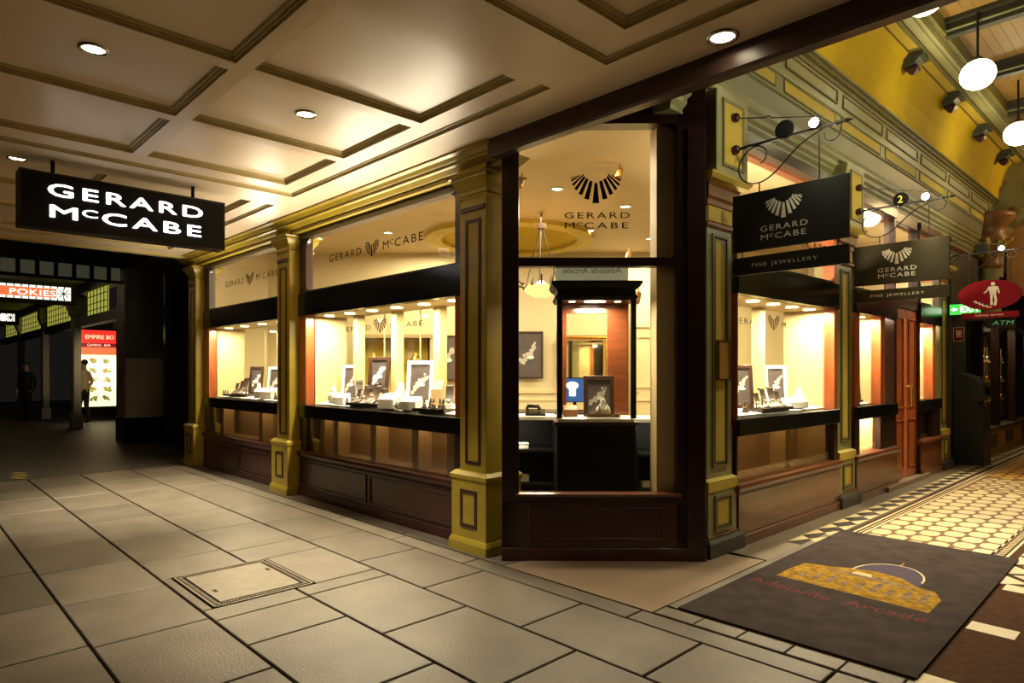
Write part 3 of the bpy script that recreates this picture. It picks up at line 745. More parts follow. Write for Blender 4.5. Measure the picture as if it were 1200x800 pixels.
# pendant globes
for i, (y, lab) in enumerate(((6.35, 'nearest arcade globe lamp, half hidden by the dark beam'), (8.45, 'middle arcade globe lamp hanging on a thin rod'), (10.95, 'far arcade globe lamp at the right edge of the photo'))):
    t = thing('pendant_globe', lab, 'pendant lamp', (-1.52, y, 4.68))
    mb = MB(); mb.sphere((0,0,0), .165, GLOBE, 24, 14, (1,1,.93)); mb.build('globe', t, smooth=True)
    mb = MB(); mb.tube([(0,0,.15),(0,0,.88)], .012, IRON); mb.lathe([(.05,.14),(.05,.17),(.02,.2)], (0,0,0), IRON, 12); mb.build('rod', t)

# end of the arcade: transverse arch with scroll, column and warm wall
t = struct_root('trim_4', (AO[0], AO[1], 0), AA)
mb = MB()
n = 14; UE = 9.6
arc = [(-.75-1.6*math.cos(math.pi*.5*(1-k/n)) if False else -.5-1.9*(k/n), 4.15+.95*math.sin(math.pi*.5*k/n)) for k in range(n+1)]
pts = [(.15,3.2),(-.14,3.2),(-.16,3.9),(-.30,4.05)]+arc+[(-2.4,6.0),(.15,6.0)]
mb.prism([(v, z) for v, z in pts], UE, UE+.45, 0, OLIVE)
mb.build('arch_spandrel', t)
mb = MB(); mb.tube([(UE-.02,v+.02,z+.12) for v, z in arc], .035, YEL, 6); mb.sphere((UE-.03,-.62,4.72), .11, TERRA, 12, 8, (.5,1,1)); mb.sphere((UE-.03,-.36,4.3), .08, TERRA, 12, 8, (.5,1,1)); mb.sphere((UE-.03,-.95,5.05), .09, TERRA, 12, 8, (.5,1,1)); mb.build('arch_moulding', t, smooth=True)
t = thing('column', 'ornate orange-brown column carrying the arch at the far end of the arcade', 'column', aw(9.3, -.10), AA)
mb = MB(); mb.lathe([(.15,2.49),(.15,2.6),(.12,2.65),(.12,3.25),(.14,3.30)], (0,0,0), OLIVE, 20); mb.build('shaft', t, smooth=True)
mb = MB(); mb.lathe([(.13,3.28),(.18,3.33),(.14,3.38),(.16,3.7),(.26,3.82),(.20,3.86),(.24,4.02),(.36,4.15),(.36,4.22),(.30,4.25)], (0,0,0), TERRA, 20); mb.build('capital', t, smooth=True)
for k in range(8):
    a = k*math.pi/4; mb = MB(); mb.tube([(.15*math.cos(a),.15*math.sin(a),3.5),(.22*math.cos(a),.22*math.sin(a),3.75),(.30*math.cos(a),.30*math.sin(a),3.78),(.26*math.cos(a),.26*math.sin(a),3.68)], [.03,.035,.03,.015], YEL, 6); mb.build('leaf', t, smooth=True)
mb = MB(); mb.box(-2.3,15.3,2.9,2.8,15.5,6,OCHRE); mb.box(-2.5,26,0,3,26.2,6,DSTONE)
struct(mb, 'wall_far')
# beyond the shop along the arcade: dark doorway, stall and lit window
mb = MB()
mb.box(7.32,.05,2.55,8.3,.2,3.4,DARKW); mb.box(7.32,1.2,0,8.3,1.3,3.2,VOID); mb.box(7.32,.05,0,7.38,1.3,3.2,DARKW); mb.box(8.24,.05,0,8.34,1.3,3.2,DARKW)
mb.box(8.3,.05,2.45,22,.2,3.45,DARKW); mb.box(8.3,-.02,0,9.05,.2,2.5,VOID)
mb.box(9.05,-.05,0,22,.15,.42,OCHRE); mb.box(9.05,-.08,.42,22,.2,.47,DSTONE)
mb.box(9.05,.75,.4,22,.8,2.5,TAN)
for u in (9.05,10.4,11.9,13.6,15.5,18): mb.box(u-.06,-.03,0,u+.06,.1,2.5,MAROON)
for u in (9.7,11.1,12.7): mb.box(u-.3,-.07,.12,u+.3,-.05,.34,DSTONE)
mb.box(22,-3,0,22.2,.2,6,DSTONE)
struct(mb, 'wall_arcade', loc=(AO[0], AO[1], 0), rz=AA)
mb = MB(); mb.box(9.1,.02,.47,18,.026,2.45,GLASS); struct(mb, 'window_7', loc=(AO[0], AO[1], 0), rz=AA)
mb = MB(); mb.box(-2.4,0,0,9.6,.2,5.6,OLIVE); struct(mb, 'wall_right', loc=(2.0, 6.0, 0), rz=AA)
# goods in the far window
for i, u in enumerate((9.35,9.75,10.05,10.75,11.2,11.6,12.3,12.9)):
    x, y, z = aw(u, .42, .47)
    t = thing('shelf_stand', 'glass shelf stand of trinkets in the dim window beyond the shop', 'display stand', (x,y,.47), AA, 'trinket stands in the far arcade window')
    mb = MB(); mb.box(-.12,-.1,0,.12,.1,.02,BRFR)
    for s in (-.11,.11): mb.box(s-.008,-.008,0,s+.008,.008,1.5,CHROME)
    for z in (.4,.8,1.2): mb.box(-.12,-.1,z,.12,.1,z+.012,CREAM)
    mb.build('stand', t)
    for z in (.02,.412,.812,1.212):
        for k in range(2): mb = MB(); mb.sphere((0,0,0), .04, (GOLD, OCHRE, SILV)[(k+i+int(z*5)) % 3], 8, 6, (1,1,1.4)); mb.build('trinket', t, smooth=True, loc=(-.05+.10*k,-.03,z+.056))
x, y, z = aw(11, .4, 2.3); light('AREA', (x,y,2.35), 26, (1,.72,.38), .3, (0,0,0), 3.0)

# cash machine
x, y, z = aw(7.98, -.30, 0)
t = thing('cash_machine', 'blue-grey cash machine with a curved hood in the dark doorway', 'cash machine', (x,y,0), AA)
mb = MB(); prof = [(0,0),(.42,0),(.42,1.45),(.30,1.46),(.14,1.40),(.03,1.28),(-.02,1.08),(.10,.98),(.03,.90),(0,.85)]
mb.prism([(-p[0]+.42, p[1]) for p in prof], 0, .5, 0, ATMB) if False else mb.prism([(p[0], p[1]) for p in prof], -.25, .25, 0, ATMB); mb.build('casing', t, bevel=.01)
mb = MB(); mb.prism([(.028,1.26),(.12,1.375),(.135,1.365),(.045,1.25)], -.2, .2, 0, OLIVE); mb.build('hood_trim', t)
mb = MB(); mb.box(-.16,-.012,1.10,.10,.0,1.24,BLACK); mb.build('screen', t)
mb = MB(); 
for i in range(3):
    for k in range(4): mb.box(-.1+.05*i,-.0,.905+.0+k*.018,-.065+.05*i,.06-.0,.915+k*.018,CHROME)
mb.build('keypad', t)

# ---------------------------------------------------------------- hanging signs on wrought iron brackets
def bracket(u, v0, label, number=None, spot_tgt=None, z=3.29, e=40, spotcol=(1,.9,.6)):
    x, y, _ = aw(u, v0); t = thing('sign_bracket', label, 'sign bracket', (x, y, z), AR)
    mb = MB(); mb.tube([(0,0,0),(.80,0,.0)], .012, IRON); mb.lathe([(.012,.78),(.018,.80),(.012,.82),(.010,.86),(.018,.87),(.001,.92)], (0,0,0), IRON, 8, axis=0); mb.build('arm', t)
    mb = MB(); mb.tube([(0,0,.26),(.27,0,.19),(.29,0,.20),(.32,0,.175),(.70,0,.075)], .005, IRON, 6); mb.build('tie_wire', t)
    for zz in (0, .26):
        mb = MB(); mb.sphere((.02,0,zz), .038, MUSTD, 14, 10); mb.lathe([(.02,-.03),(.03,-.02),(.02,0)], (0,0,zz), MUSTD, 10, axis=0); mb.build('wall_boss', t, smooth=True)
    mb = MB(); sc = []
    for k in range(22):       # spiral at the wall end, sweeping out to the arm
        a = R(-60)+R(290)*(1-k/21.0)*1.0
        r = .07+.07*k/21.0
        sc.append((.20+r*math.cos(a)*.9, 0, -.17+r*math.sin(a)))
    sc = [(.29,0,-.13),(.30,0,-.07),(.24,0,-.02),(.15,0,-.03),(.07,0,-.10),(.05,0,-.18),(.09,0,-.26),(.18,0,-.305),(.28,0,-.30),(.38,0,-.25),(.48,0,-.17),(.57,0,-.10),(.67,0,-.05),(.78,0,-.01)]
    sc.insert(0, (.25,0,-.16)); sc = smooth_path([(p_[0]*.92, 0, p_[2]) for p_ in sc]); mb.tube(sc, .006, IRON, 6)
    mb.tube([(.77+.055*math.cos(R(90-20*k)),0,-.06+.055*math.sin(R(90-20*k))) for k in range(15)], .006, IRON, 6); mb.build('scroll', t, smooth=True)
    for xx, z0 in ((.22,-.305), (.68,-.05)):
        mb = MB(); mb.tube([(xx,0,z0),(xx,0,-.40)], .005, IRON, 6); mb.build('hanger', t)
    mb = MB(); mb.lathe([(.001,-.012),(.07,-.012),(.075,0),(.07,.012),(.001,.012)], (.42,0,.055), BLACK, 24, axis=1); nb = mb.build('number_disc', t)
    if number:
        mb = MB(); mb.text(number, .42, .02, .075, -.0145, YEL, 1.0, bold=.02); mb.build('numeral', nb)
    mb = MB(); mb.lathe([(.036,.05),(.034,-.01),(.03,-.05),(.02,-.07),(.001,-.07)], (.66,-.0,.03), IRON, 14, axis=1); mb.disc((.66,-.048,.03), .035, SPOTL, 16, axis=1); mb.build('spot_lamp', t, label='lit spot lamp on the arm')
    c, s_ = math.cos(AR), math.sin(AR); lw = (x+.66*c, y+.66*s_-.09, z+.01)
    l = light('SPOT', lw, e, spotcol, .03, spot=R(84), blend=1.0); aim(l, spot_tgt)
    light('POINT', (lw[0]+.05, lw[1]-.10, lw[2]+.08), 12, spotcol, .05)
    return t
def hang_sign(u, v0, z0, label, w=.89, h=.46, strip=(-.185,-.045), SIGNB=None):
    SIGNB = SIGNB or SIGNK
    x, y, _ = aw(u, v0); t = thing('hanging_sign', label, 'sign', (x, y, z0), AR)
    mb = MB(); mb.box(0,-.012,0,w,.012,h,SIGNB); mb.build('name_board', t, bevel=.002)
    mb = MB(); fan(mb, w*.47, h*.665, .285, -.014, LETTERW); mb.textw('GERARD', w*.47, h*.30, .044, -.014, LETTERW, .365); gm_mc(mb, w*.465, h*.155, .044, -.014, LETTERW, .35); mb.build('lettering', t, label='cream shell fan and shop name')
    mb = MB(); mb.box(0,-.012,strip[0],w,.012,strip[1],SIGNB)
    for xx in (.08, w-.08): mb.tube([(xx,0,strip[1]),(xx,0,0)], .004, IRON, 6)
    mb.build('lower_strip', t)
    zs = (strip[0]+strip[1])/2-.014
    mb = MB(); mb.textw('FINE', w*.185, zs, .028, -.014, LETTERW, w*.135, 'l', 1.25); mb.build('strip_lettering', t)
    mb = MB(); mb.textw('JEWELLERY', w*.36, zs, .028, -.014, LETTERW, w*.395, 'l', 1.25); mb.build('strip_lettering', t)
    return t
bracket(.27, -.08, 'scrolled iron sign bracket on the nearest arcade pilaster, bare black disc', None, (-1.9, 4.4, 0), 3.29, 25)
hang_sign(.27, -.08, 2.45, 'black hanging shop sign nearest the corner, with a cream shell fan')
bracket(2.98, -.09, 'scrolled iron sign bracket on the second pilaster, disc numbered 2', '2', (-1.6, 6.3, 0), 3.24, 300)
hang_sign(2.98, -.06, 2.42, 'black hanging shop sign further down the arcade, coloured as lit', .89, .43, (-.18,-.055), SIGNK_LIT)
bracket(6.86, -.03, 'scrolled iron sign bracket on the far pilaster above the red oval sign', None, (-1.7, 9.4, 0), 3.22, 420)

x, y, _ = aw(6.85, -.10)
t = thing('oval_sign', 'red oval hanging sign with a white figure climbing stairs', 'sign', (x+.44, y, 2.60), AR)
mb = MB(); mb.lathe([(.001,-.015),(.385,-.015),(.385,.015),(.001,.015)], (0,0,0), OVALR, 36, 1, .565, axis=1); mb.build('oval_board', t)
mb = MB(); V = -.018      # stair-climbing figure
mb.disc((.045,V,.155), .026, LETTERW, 16, axis=1)
def fp(pts): 
    a = sum(pts[i][0]*pts[(i+1) % len(pts)][1]-pts[(i+1) % len(pts)][0]*pts[i][1] for i in range(len(pts)))
    mb.face([(x_, V, z_) for x_, z_ in (pts if a > 0 else pts[::-1])], LETTERW)
fp([(.005,.12),(.085,.12),(.10,.10),(.08,.0),(.01,.0),(-.01,.10)])
fp([(-.01,.115),(.01,.12),(-.02,.05),(-.055,.02),(-.07,.035),(-.035,.06)])
fp([(.085,.12),(.105,.11),(.125,.04),(.12,.01),(.105,.01),(.105,.04)])
fp([(.01,.01),(.045,.01),(.04,-.09),(.05,-.15),(.01,-.15),(.015,-.09)])
fp([(.045,.01),(.08,.01),(.095,-.08),(.085,-.16),(.055,-.16),(.065,-.08)])
fp([(-.19,-.08),(-.15,-.08),(-.15,-.10),(-.11,-.10),(-.11,-.125),(-.07,-.125),(-.07,-.15),(-.02,-.15),(-.02,-.17),(.03,-.17),(.03,-.185),(-.03,-.185),(-.03,-.165),(-.085,-.165),(-.085,-.14),(-.125,-.14),(-.125,-.115),(-.165,-.115),(-.165,-.095),(-.19,-.095)])
mb.build('stair_figure', t, label='white stair-climbing figure')
mb = MB(); mb.box(-.34,-.012,-.335,.345,.012,-.25,OVALR); 
for xx in (-.2,.2): mb.tube([(xx,0,-.26),(xx,0,-.17)], .005, IRON, 6)
mb.build('lower_strip', t)
mb = MB(); mb.text('balcony service', 0, -.305, .032, -.014, LETTERW, 1.15, 1.05); mb.build('strip_lettering', t)
for xx in (-.25,.25):
    mb = MB(); mb.tube([(xx,0,.14),(xx,0,.62)], .005, IRON, 6); mb.build('hanger', t)
x, y, _ = aw(7.1, -.45)
t = thing('atm_sign', 'small dark sign with green letters under the red oval sign', 'sign', (x, y, 2.22), AR)
mb = MB(); mb.box(0,-.01,-.09,.36,.05,.05,BLACKM); mb.build('box', t)
mb = MB(); mb.text('ATM', .20, -.05, .065, -.012, ATMG, 1.35, 1.05, skew=.25); mb.build('lettering', t)
mb = MB(); mb.tube([(-.45,.02,.04),(.35,.02,.04)], .01, IRON, 6); mb.build('arm', t)
x, y, _ = aw(7.20, -.03)
t = thing('exit_sign', 'green lit exit sign beside the far pilaster', 'sign', (x-.06, y, 2.36), AR)
mb = MB(); mb.box(-.02,0,-.01,.42,.05,.17,BLACKM); mb.build('case', t)
mb = MB(); mb.box(0,-.004,0,.40,0,.16,GREEN); mb.build('lit_face', t)
mb = MB(); mb.text('EXIT', .265, .035, .095, -.006, GREENT, .95, 1.0, bold=.02); mb.face([(.02,-.006,.08),(.06,-.006,.05),(.06,-.006,.07),(.10,-.006,.07),(.10,-.006,.09),(.06,-.006,.09),(.06,-.006,.11)], GREENT); mb.build('lettering', t)
t = thing('fire_sign', 'small red fire hose reel sign under the exit sign', 'sign', (x-.02, y+.02, 1.95), AR)
mb = MB(); mb.box(0,0,0,.15,.02,.22,REDS3 if False else OVALR); mb.build('board', t)
mb = MB(); mb.frame(.04,.06,.11,.17,.012,-.003,0,LETTERW); mb.box(.06,-.003,.08,.09,0,.15,LETTERW); mb.frame(.005,.005,.145,.215,.006,-.003,0,LETTERW); mb.build('symbol', t)

# brass plaque on the first arcade pilaster
x, y, _ = aw(.19, .035)
t = thing('plaque', 'rectangular wooden-brown brass plaque on the nearest arcade pilaster', 'plaque', (x, y, 1.42), AA)
mb = MB(); mb.box(0,-.025,0,.19,.008,.33,BRASS); mb.build('plate', t)
mb = MB(); mb.frame(0,0,.19,.33,.012,-.03,-.02,BRFR); mb.build('rim', t)

light('POINT', (-.6,14.2,4.6), 60, (1,.72,.35), .2)  # added point light with no fixture, brightens the wall past the arch
# ================================================================== SHOP INTERIOR
mb = MB(); mb.prism([(-11.2,3.85),(-3.85,3.85),(-2.82,4.88),(-2.66,12.3),(-11.2,12.3)], 0.0, .02, 2, SHOPFL); struct(mb, 'floor_shop')
mb = MB(); mb.prism([(-11.2,3.78),(-3.86,3.78),(-2.98,4.70),(-2.84,12.3),(-11.2,12.3)], 3.56, 3.62, 2, SHOPC); struct(mb, 'ceiling_shop')
mb = MB(); mb.box(-5.6,0,0,5.6,.1,3.56,CREAMW); mb.box(-5.6,-.03,1.10,5.6,0,1.16,CREAM); mb.box(-5.6,-.015,0,5.6,0,.15,CREAM)
for i in range(7): mb.frame(-4.7+1.4*i,.25,-3.5+1.4*i,1.0,.03,-.015,0,CREAM)
x, y, _ = cw(.3, 6.2); struct(mb, 'wall_back', loc=(x,y,0), rz=CA)
mb = MB(); mb.box(-11.3,3.98,0,-11.2,12.3,3.6,CREAMW); struct(mb, 'wall_left')
mb = MB(); mb.box(-11.3,12.2,0,-2.6,12.3,3.6,CREAMW); struct(mb, 'wall_rear')
mb = MB(); mb.box(6.72,.46,0,6.76,2,3.6,CREAMW); struct(mb, 'wall_side', loc=(AO[0],AO[1],0), rz=AA)
# yellow ceiling drum
mb = MB(); mb.lathe([(1.05,3.56),(1.05,3.50),(1.15,3.48),(1.3,3.50),(1.3,3.56)], (0,0,0), YEL, 40); mb.disc((0,0,3.553), 1.05, COVE, 40, flip=True)
x, y, _ = cw(-.2, 4.9); struct(mb, 'ceiling_dome', loc=(x,y,0))

# tall display case behind the corner glass
x, y, _ = cw(.64, .38)
dc = thing('display_case', 'tall dark display case with lit top standing behind the corner window', 'display case', (x,y,0), CA)
mb = MB(); mb.box(-.34,0,.03,.33,.42,1.04,BLACKM); mb.build('base_cabinet', dc, bevel=.004)
mb = MB(); mb.box(-.36,-.01,1.03,.35,.43,1.06,BRFR); mb.prism([(.005,1.05),(.41,1.05),(.41,1.095),(.005,1.085)], -.33, .32, 0, WHITEP); mb.build('deck', dc)
for a in (-.34,.29):
    mb = MB(); mb.box(a,0,1.09,a+.045,.045,2.12,BLACKM); mb.build('front_post', dc)
for a, b in ((-.305,-.235), (.14,.33)):
    mb = MB(); mb.box(a,.375,1.09,b,.42,2.12,REDB); mb.build('rear_post', dc, label='polished red timber rear post')
mb = MB(); mb.box(-.235,.375,2.02,.14,.42,2.12,REDB); mb.build('rear_rail', dc)
mb = MB(); mb.rings((-.34,0,.33,.42), [(.0,2.10),(.02,2.13),(.0,2.15),(.0,2.19),(.03,2.21),(.05,2.24),(.05,2.26),(.0,2.27)], BLACKM, cap1=True); mb.build('cornice', dc)
mb = MB(); mb.box(-.335,.005,2.105,.325,.415,2.125,REDB); mb.build('case_ceiling', dc)
for xx, rr in ((-.2,.03), (0,.095), (.2,.03)):
    mb = MB(); mb.disc((xx,.16,2.102), rr, LAMPD, 20, flip=True, ry=rr*.7); mb.build('case_light', dc)
mb = MB(); mb.box(-.295,.01,1.095,.295,.014,2.10,GLASSB); mb.box(-.33,.05,1.095,-.326,.37,2.10,GLASSB); mb.box(.316,.05,1.095,.32,.37,2.10,GLASSB); mb.build('glass_panel', dc)
x, y, _ = cw(.64, .56); light('AREA', (x,y,2.07), 26, (1,.85,.6), .3)
# glowing board on the case cornice, stands in for a sign reflected in the glass
x, y, _ = cw(.62, .40)
t = thing('sign_reflection', 'glowing board on top of the display case standing in for a mirrored sign reflection', 'sign', (x,y,2.275), CA)
mb = MB(); mb.prism([(-.33,0),(.29,0),(.29,.15),(-.33,.15)], 0, .015, 1, mat('sign_reflection_glow', (.50,.50,.30), .5, emit=.28, ecol=(.6,.6,.34))); mb.build('board', t)
mb = MB(); mb.textw('Adelaide Arcade', -.02, .058, .055, -.003, mat('reflected_lettering', (.12,.13,.09), .6), .50, mirror=True, sp=1.0); mb.build('lettering', t)

def photo_frame(loc, rz, w, h, fm, label, tilt=R(-6), group=None, motif=PALE, bg=DARKPIC, wall=False, name='picture_frame', bw=.09):
    t = thing(name, label, 'picture frame', loc, rz, group)
    if not wall: t.rotation_euler = (tilt, 0, rz)
    b = w*bw+.012
    mb = MB(); mb.frame(-w/2,0,w/2,h,b,-.012,.012,fm); mb.build('frame', t, bevel=.002)
    mb = MB(); mb.box(-w/2+b*.8,.0,b*.8,w/2-b*.8,.01,h-b*.8,bg); mb.build('print', t)
    mb = MB(); rr = random.Random(int(w*1000+h*77)); 
    for i in range(26):      # pale clustered jewel on the print
        q = i/25.0; x_ = (-.26+.5*q)*w+rr.uniform(-.06,.06)*w; z_ = h*(.32+.36*q)+rr.uniform(-.07,.07)*h
        mb.disc((x_,-.001-.00002*i,z_), rr.uniform(.035,.075)*w, motif, 10, axis=1)
    mb.disc((.06*w,-.002,h*.45), .13*w, WHITEP, 12, axis=1, ry=.06*w)
    mb.build('print_motif', t)
    if not wall:
        mb = MB(); mb.prism([(.012,h*.75),(.02,h*.75),(h*.30,.004+h*.30*math.tan(tilt)*-1),(h*.28,.0+h*.28*math.tan(tilt)*-1)], -.02, .02, 0, fm); mb.build('easel_strut', t)
    return t
def neck_points(r, z, drop, n=20):
    return [(r*math.cos(a), -.02-r*.55*math.sin(a)*1.0, z-drop*max(0, math.sin(a))) for a in [2*math.pi*k/n for k in range(n)]]
def make_bust(label, loc, rz, s=1.0, m=WHITE, group=None):
    t = thing('necklace_bust', label, 'jewellery stand', loc, rz, group); t.scale = (s, s, s)
    mb = MB(); prof = [(.001,0),(.085,0),(.085,.015),(.10,.03),(.105,.08),(.09,.13),(.055,.165),(.04,.19),(.038,.235),(.03,.245),(.001,.247)]
    mb.lathe(prof, (0,0,0), m, 20, 1.0, .45); mb.build('bust', t, smooth=True)
    mb = MB(); mb.tube([(.062*math.cos(a),-.012-.042*max(0,math.sin(a))+.015*min(0,math.sin(a)),.165-.06*max(0,math.sin(a))) for a in [2*math.pi*k/20 for k in range(20)]], .0035, SILV, 6, closed=True); mb.sphere((0,-.062,.095), .010, GOLD, 8, 6); mb.build('necklace', t, smooth=True)
    return t
def make_ramp(label, loc, rz, s=1.0, m=LEATH, group=None):
    t = thing('bracelet_stand', label, 'jewellery stand', loc, rz, group); t.scale = (s, s, s)
    W_ = .032      # a strap-shaped stand: foot, sweeping curve and rolled top, carrying a chain and a charm
    cur = [(-.085,.0),(-.07,.012),(-.035,.03),(.0,.062),(.028,.105),(.045,.15),(.052,.18),(.066,.186),(.074,.172)]
    mb = MB(); q = smooth_path([(0, p_[0], p_[1]) for p_ in cur], 3)
    for a_, b_ in zip(q[:-1], q[1:]):
        d_ = (b_-a_).normalized(); n_ = Vector((0, -d_.z, d_.y))*.007
        mb.raw([(x_, p_.y+n_.y*k_, p_.z+n_.z*k_+.004) for p_ in (a_, b_) for k_ in (0, 1) for x_ in (-W_, W_)], [(0,1,5,4),(2,6,7,3),(0,4,6,2),(1,3,7,5)], m)
    mb.box(-W_,-.09,0,W_,.07,.006,m); mb.prism([(.03,.004),(.045,.004),(.05,.16),(.04,.13)], -.006, .006, 0, m); mb.build('strap_stand', t)
    mb = MB(); mb.tube([(-W_-.002,.0,.066),(-.012,-.010,.076),(.012,-.010,.076),(W_+.002,.0,.066),(W_+.004,.02,.07),(-W_-.004,.02,.07)], .004, SILV, 6, closed=True); mb.sphere((0,-.018,.064), .009, GOLD, 8, 6); mb.build('bracelet', t, smooth=True)
    return t
def make_cone(label, loc, rz, s=1.0, m=LEATH, group=None):
    t = thing('ring_cone', label, 'jewellery stand', loc, rz, group); t.scale = (s, s, s)
    mb = MB(); mb.lathe([(.001,0),(.028,0),(.028,.006),(.016,.02),(.010,.075),(.006,.088),(.001,.092)], (0,0,0), m, 14); mb.build('cone', t, smooth=True)
    mb = MB(); mb.tube([(.0145*math.cos(a),.0145*math.sin(a),.04) for a in [2*math.pi*k/14 for k in range(14)]], .003, GOLD, 6, closed=True); mb.sphere((0,-.018,.042), .006, SILV, 8, 6); mb.build('ring', t, smooth=True)
    return t
def make_tray(label, loc, rz, w=.36, d=.22, m=LEATH, group=None):
    t = thing('jewellery_tray', label, 'tray', loc, rz, group)
    mb = MB(); mb.box(-w/2,-d/2,0,w/2,d/2,.018,m); mb.frame(0,0,1,1,.1,0,.1,m) if False else None
    mb.box(-w/2,-d/2,.018,-w/2+.012,d/2,.03,m); mb.box(w/2-.012,-d/2,.018,w/2,d/2,.03,m); mb.box(-w/2,-d/2,.018,w/2,-d/2+.012,.03,m); mb.box(-w/2,d/2-.012,.018,w/2,d/2,.03,m); mb.build('tray_base', t)
    mb = MB()
    for i in range(5): mb.box(-w/2+.02+i*(w-.04)/5,-d/2+.018,.018,-w/2+.02+(i+.8)*(w-.04)/5,d/2-.018,.026,BRFR)
    mb.build('pad', t)
    return t
def make_block(label, loc, rz, w, d, h, m=WHITE, group=None):
    t = MB(); t.prism([(-d/2,0),(d/2,0),(d/2,h),(d/2-.02,h+.004),(-d/2+.02,h*.72),(-d/2,h*.68)], -w/2, w/2, 0, m)
    o = t.build('display_riser', bevel=.004); o.location = loc; o.rotation_euler = (0,0,rz); tag(o, label, 'display block', group); return o
DZ = 1.10
# middle street window
W2 = 'in the middle street window'
photo_frame((-6.95,4.02,DZ), R(20), .26, .43, WHITEP, 'white picture frame of a pendant at the left '+W2)
photo_frame((-6.27,3.98,DZ+.12), R(15), .30, .40, BRFR, 'dark brown picture frame raised between two posts '+W2, motif=WHITEP)
make_block('low brown block under the dark picture frame '+W2, (-6.27,4.0,DZ), R(15), .3, .16, .12, TAN)
photo_frame((-5.50,3.99,DZ+.02), R(25), .31, .45, WHITEP, 'large white picture frame of jewels near the centre right '+W2)
make_bust('white necklace bust in front of the left white frame '+W2, (-7.08,3.88,DZ), R(20), .8)
make_bust('white necklace bust beside the third post '+W2, (-5.84,4.0,DZ), R(25), .95)
make_bust('low white necklace bust before the large white frame '+W2, (-5.56,3.80,DZ), R(35), .6)
make_block('white cloth-covered display block left of the dark tray '+W2, (-6.82,3.84,DZ), R(15), .18, .12, .12)
make_block('white cloth-covered display block right of the dark tray '+W2, (-5.74,3.79,DZ), R(25), .2, .16, .15)
make_block('white cloth-covered display block under the large white frame '+W2, (-5.38,3.80,DZ), R(20), .2, .12, .13)
make_tray('dark leather jewellery tray at the centre '+W2, (-6.22,3.85,DZ), R(4), .60, .22)
for i, (x_, y_, r_, s_) in enumerate(((-6.47,3.84,14,.8), (-6.375,3.86,4,1.0), (-6.28,3.84,14,.9), (-6.18,3.86,8,1.15), (-6.08,3.84,14,1.0), (-5.985,3.86,4,.85))):
    make_ramp(['leftmost', 'second from left', 'third from left', 'tallest', 'second from right', 'rightmost'][i]+' of six dark bracelet stands on the tray '+W2, (x_,y_,DZ+.026), R(r_), s_)
for i in range(3): make_cone('small dark ring cone at the left of the central tray '+W2, (-6.62+.07*i,3.80+.02*(i % 2),DZ), 0, 1.0, LEATH, 'ring cones left of the central tray')
make_ramp('tall narrow dark stand beside the left white frame '+W2, (-6.66,3.98,DZ), R(60), 1.3)
make_tray('dark leather jewellery tray at the right end '+W2, (-5.0,3.80,DZ), R(8), .42, .16)
for i in range(5): make_cone('dark ring cone on the right-hand tray '+W2, (-5.15+.075*i,3.80+.02*(i % 2),DZ+.028), 0, 1.1, LEATH, 'ring cones on the right-hand tray')
make_ramp('dark bracelet stand behind the cones at the right end '+W2, (-4.93,3.93,DZ), R(40), 1.2)
make_block('olive display block behind the right-hand tray '+W2, (-5.22,4.02,DZ), R(20), .12, .08, .26, TAN)
# far street window
W1 = 'in the far street window'
photo_frame((-9.78,4.05,DZ), R(20), .27, .42, BRFR, 'dark picture frame behind the stands '+W1, motif=WHITEP)
photo_frame((-8.98,4.0,DZ), R(20), .30, .42, WHITEP, 'white picture frame near the right '+W1)
make_tray('dark leather jewellery tray '+W1, (-9.85,3.86,DZ), R(8), .6, .18)
for i, (x_, r_, s_) in enumerate(((-10.05,30,.85), (-9.90,15,1.05), (-9.74,30,1.25))): make_ramp(['smallest', 'middle', 'tallest'][i]+' dark bracelet stand of the three on the tray '+W1, (x_,3.87,DZ+.028), R(r_), s_)
make_bust('white necklace bust right of the dark tray '+W1, (-9.28,3.9,DZ), R(25), .8); make_block('white display block at the right '+W1, (-8.9,3.86,DZ), R(25), .3, .2, .14)
for i in range(3): make_cone('small dark ring cone at the right end '+W1, (-8.55+.09*i,3.82,DZ), 0, 1.1, LEATH, 'ring cones at the right of the far window')
for i in range(3): make_cone('small dark ring cone at the left end '+W1, (-10.42+.09*i,3.82,DZ), 0, 1.0, LEATH, 'ring cones at the left of the far window')
# first arcade window
W3 = 'in the first arcade window'
def az(u, v, z): return aw(u, v, z)
def A(u, v, z=DZ): return aw(u, v+.04, z)
photo_frame(A(1.29,.34), AA-R(35), .25, .42, BRFR, 'brown picture frame left of the post '+W3)
photo_frame(A(2.04,.34), AA-R(35), .25, .42, WHITEP, 'white picture frame right of the post '+W3)
make_tray('dark leather jewellery tray '+W3, A(1.55,.18), AA, .66, .17)
for i, (u_, r_, s_) in enumerate(((1.32,-30,.75), (1.47,-15,.95), (1.62,-35,1.0), (1.77,-15,.8))): make_ramp(['nearest', 'second nearest', 'third', 'farthest'][i]+' dark bracelet stand on the tray '+W3, A(u_,.19,DZ+.028), AA+R(r_), s_)
for i in range(4): make_cone('small dark ring cone on the display deck '+W3, A(.80+.12*i,.18+.04*(i % 2)), 0, 1.2, LEATH, 'ring cones in the first arcade window')
make_bust('white necklace bust at the far end '+W3, A(2.35,.24), AA-R(30), .8); make_block('white display block before the white frame '+W3, A(2.10,.18), AA-R(20), .25, .14, .10)
make_block('small blue presentation box '+W3, A(.93,.32), AA, .1, .12, .14, mat('blue_box', (.03,.12,.28), .5))
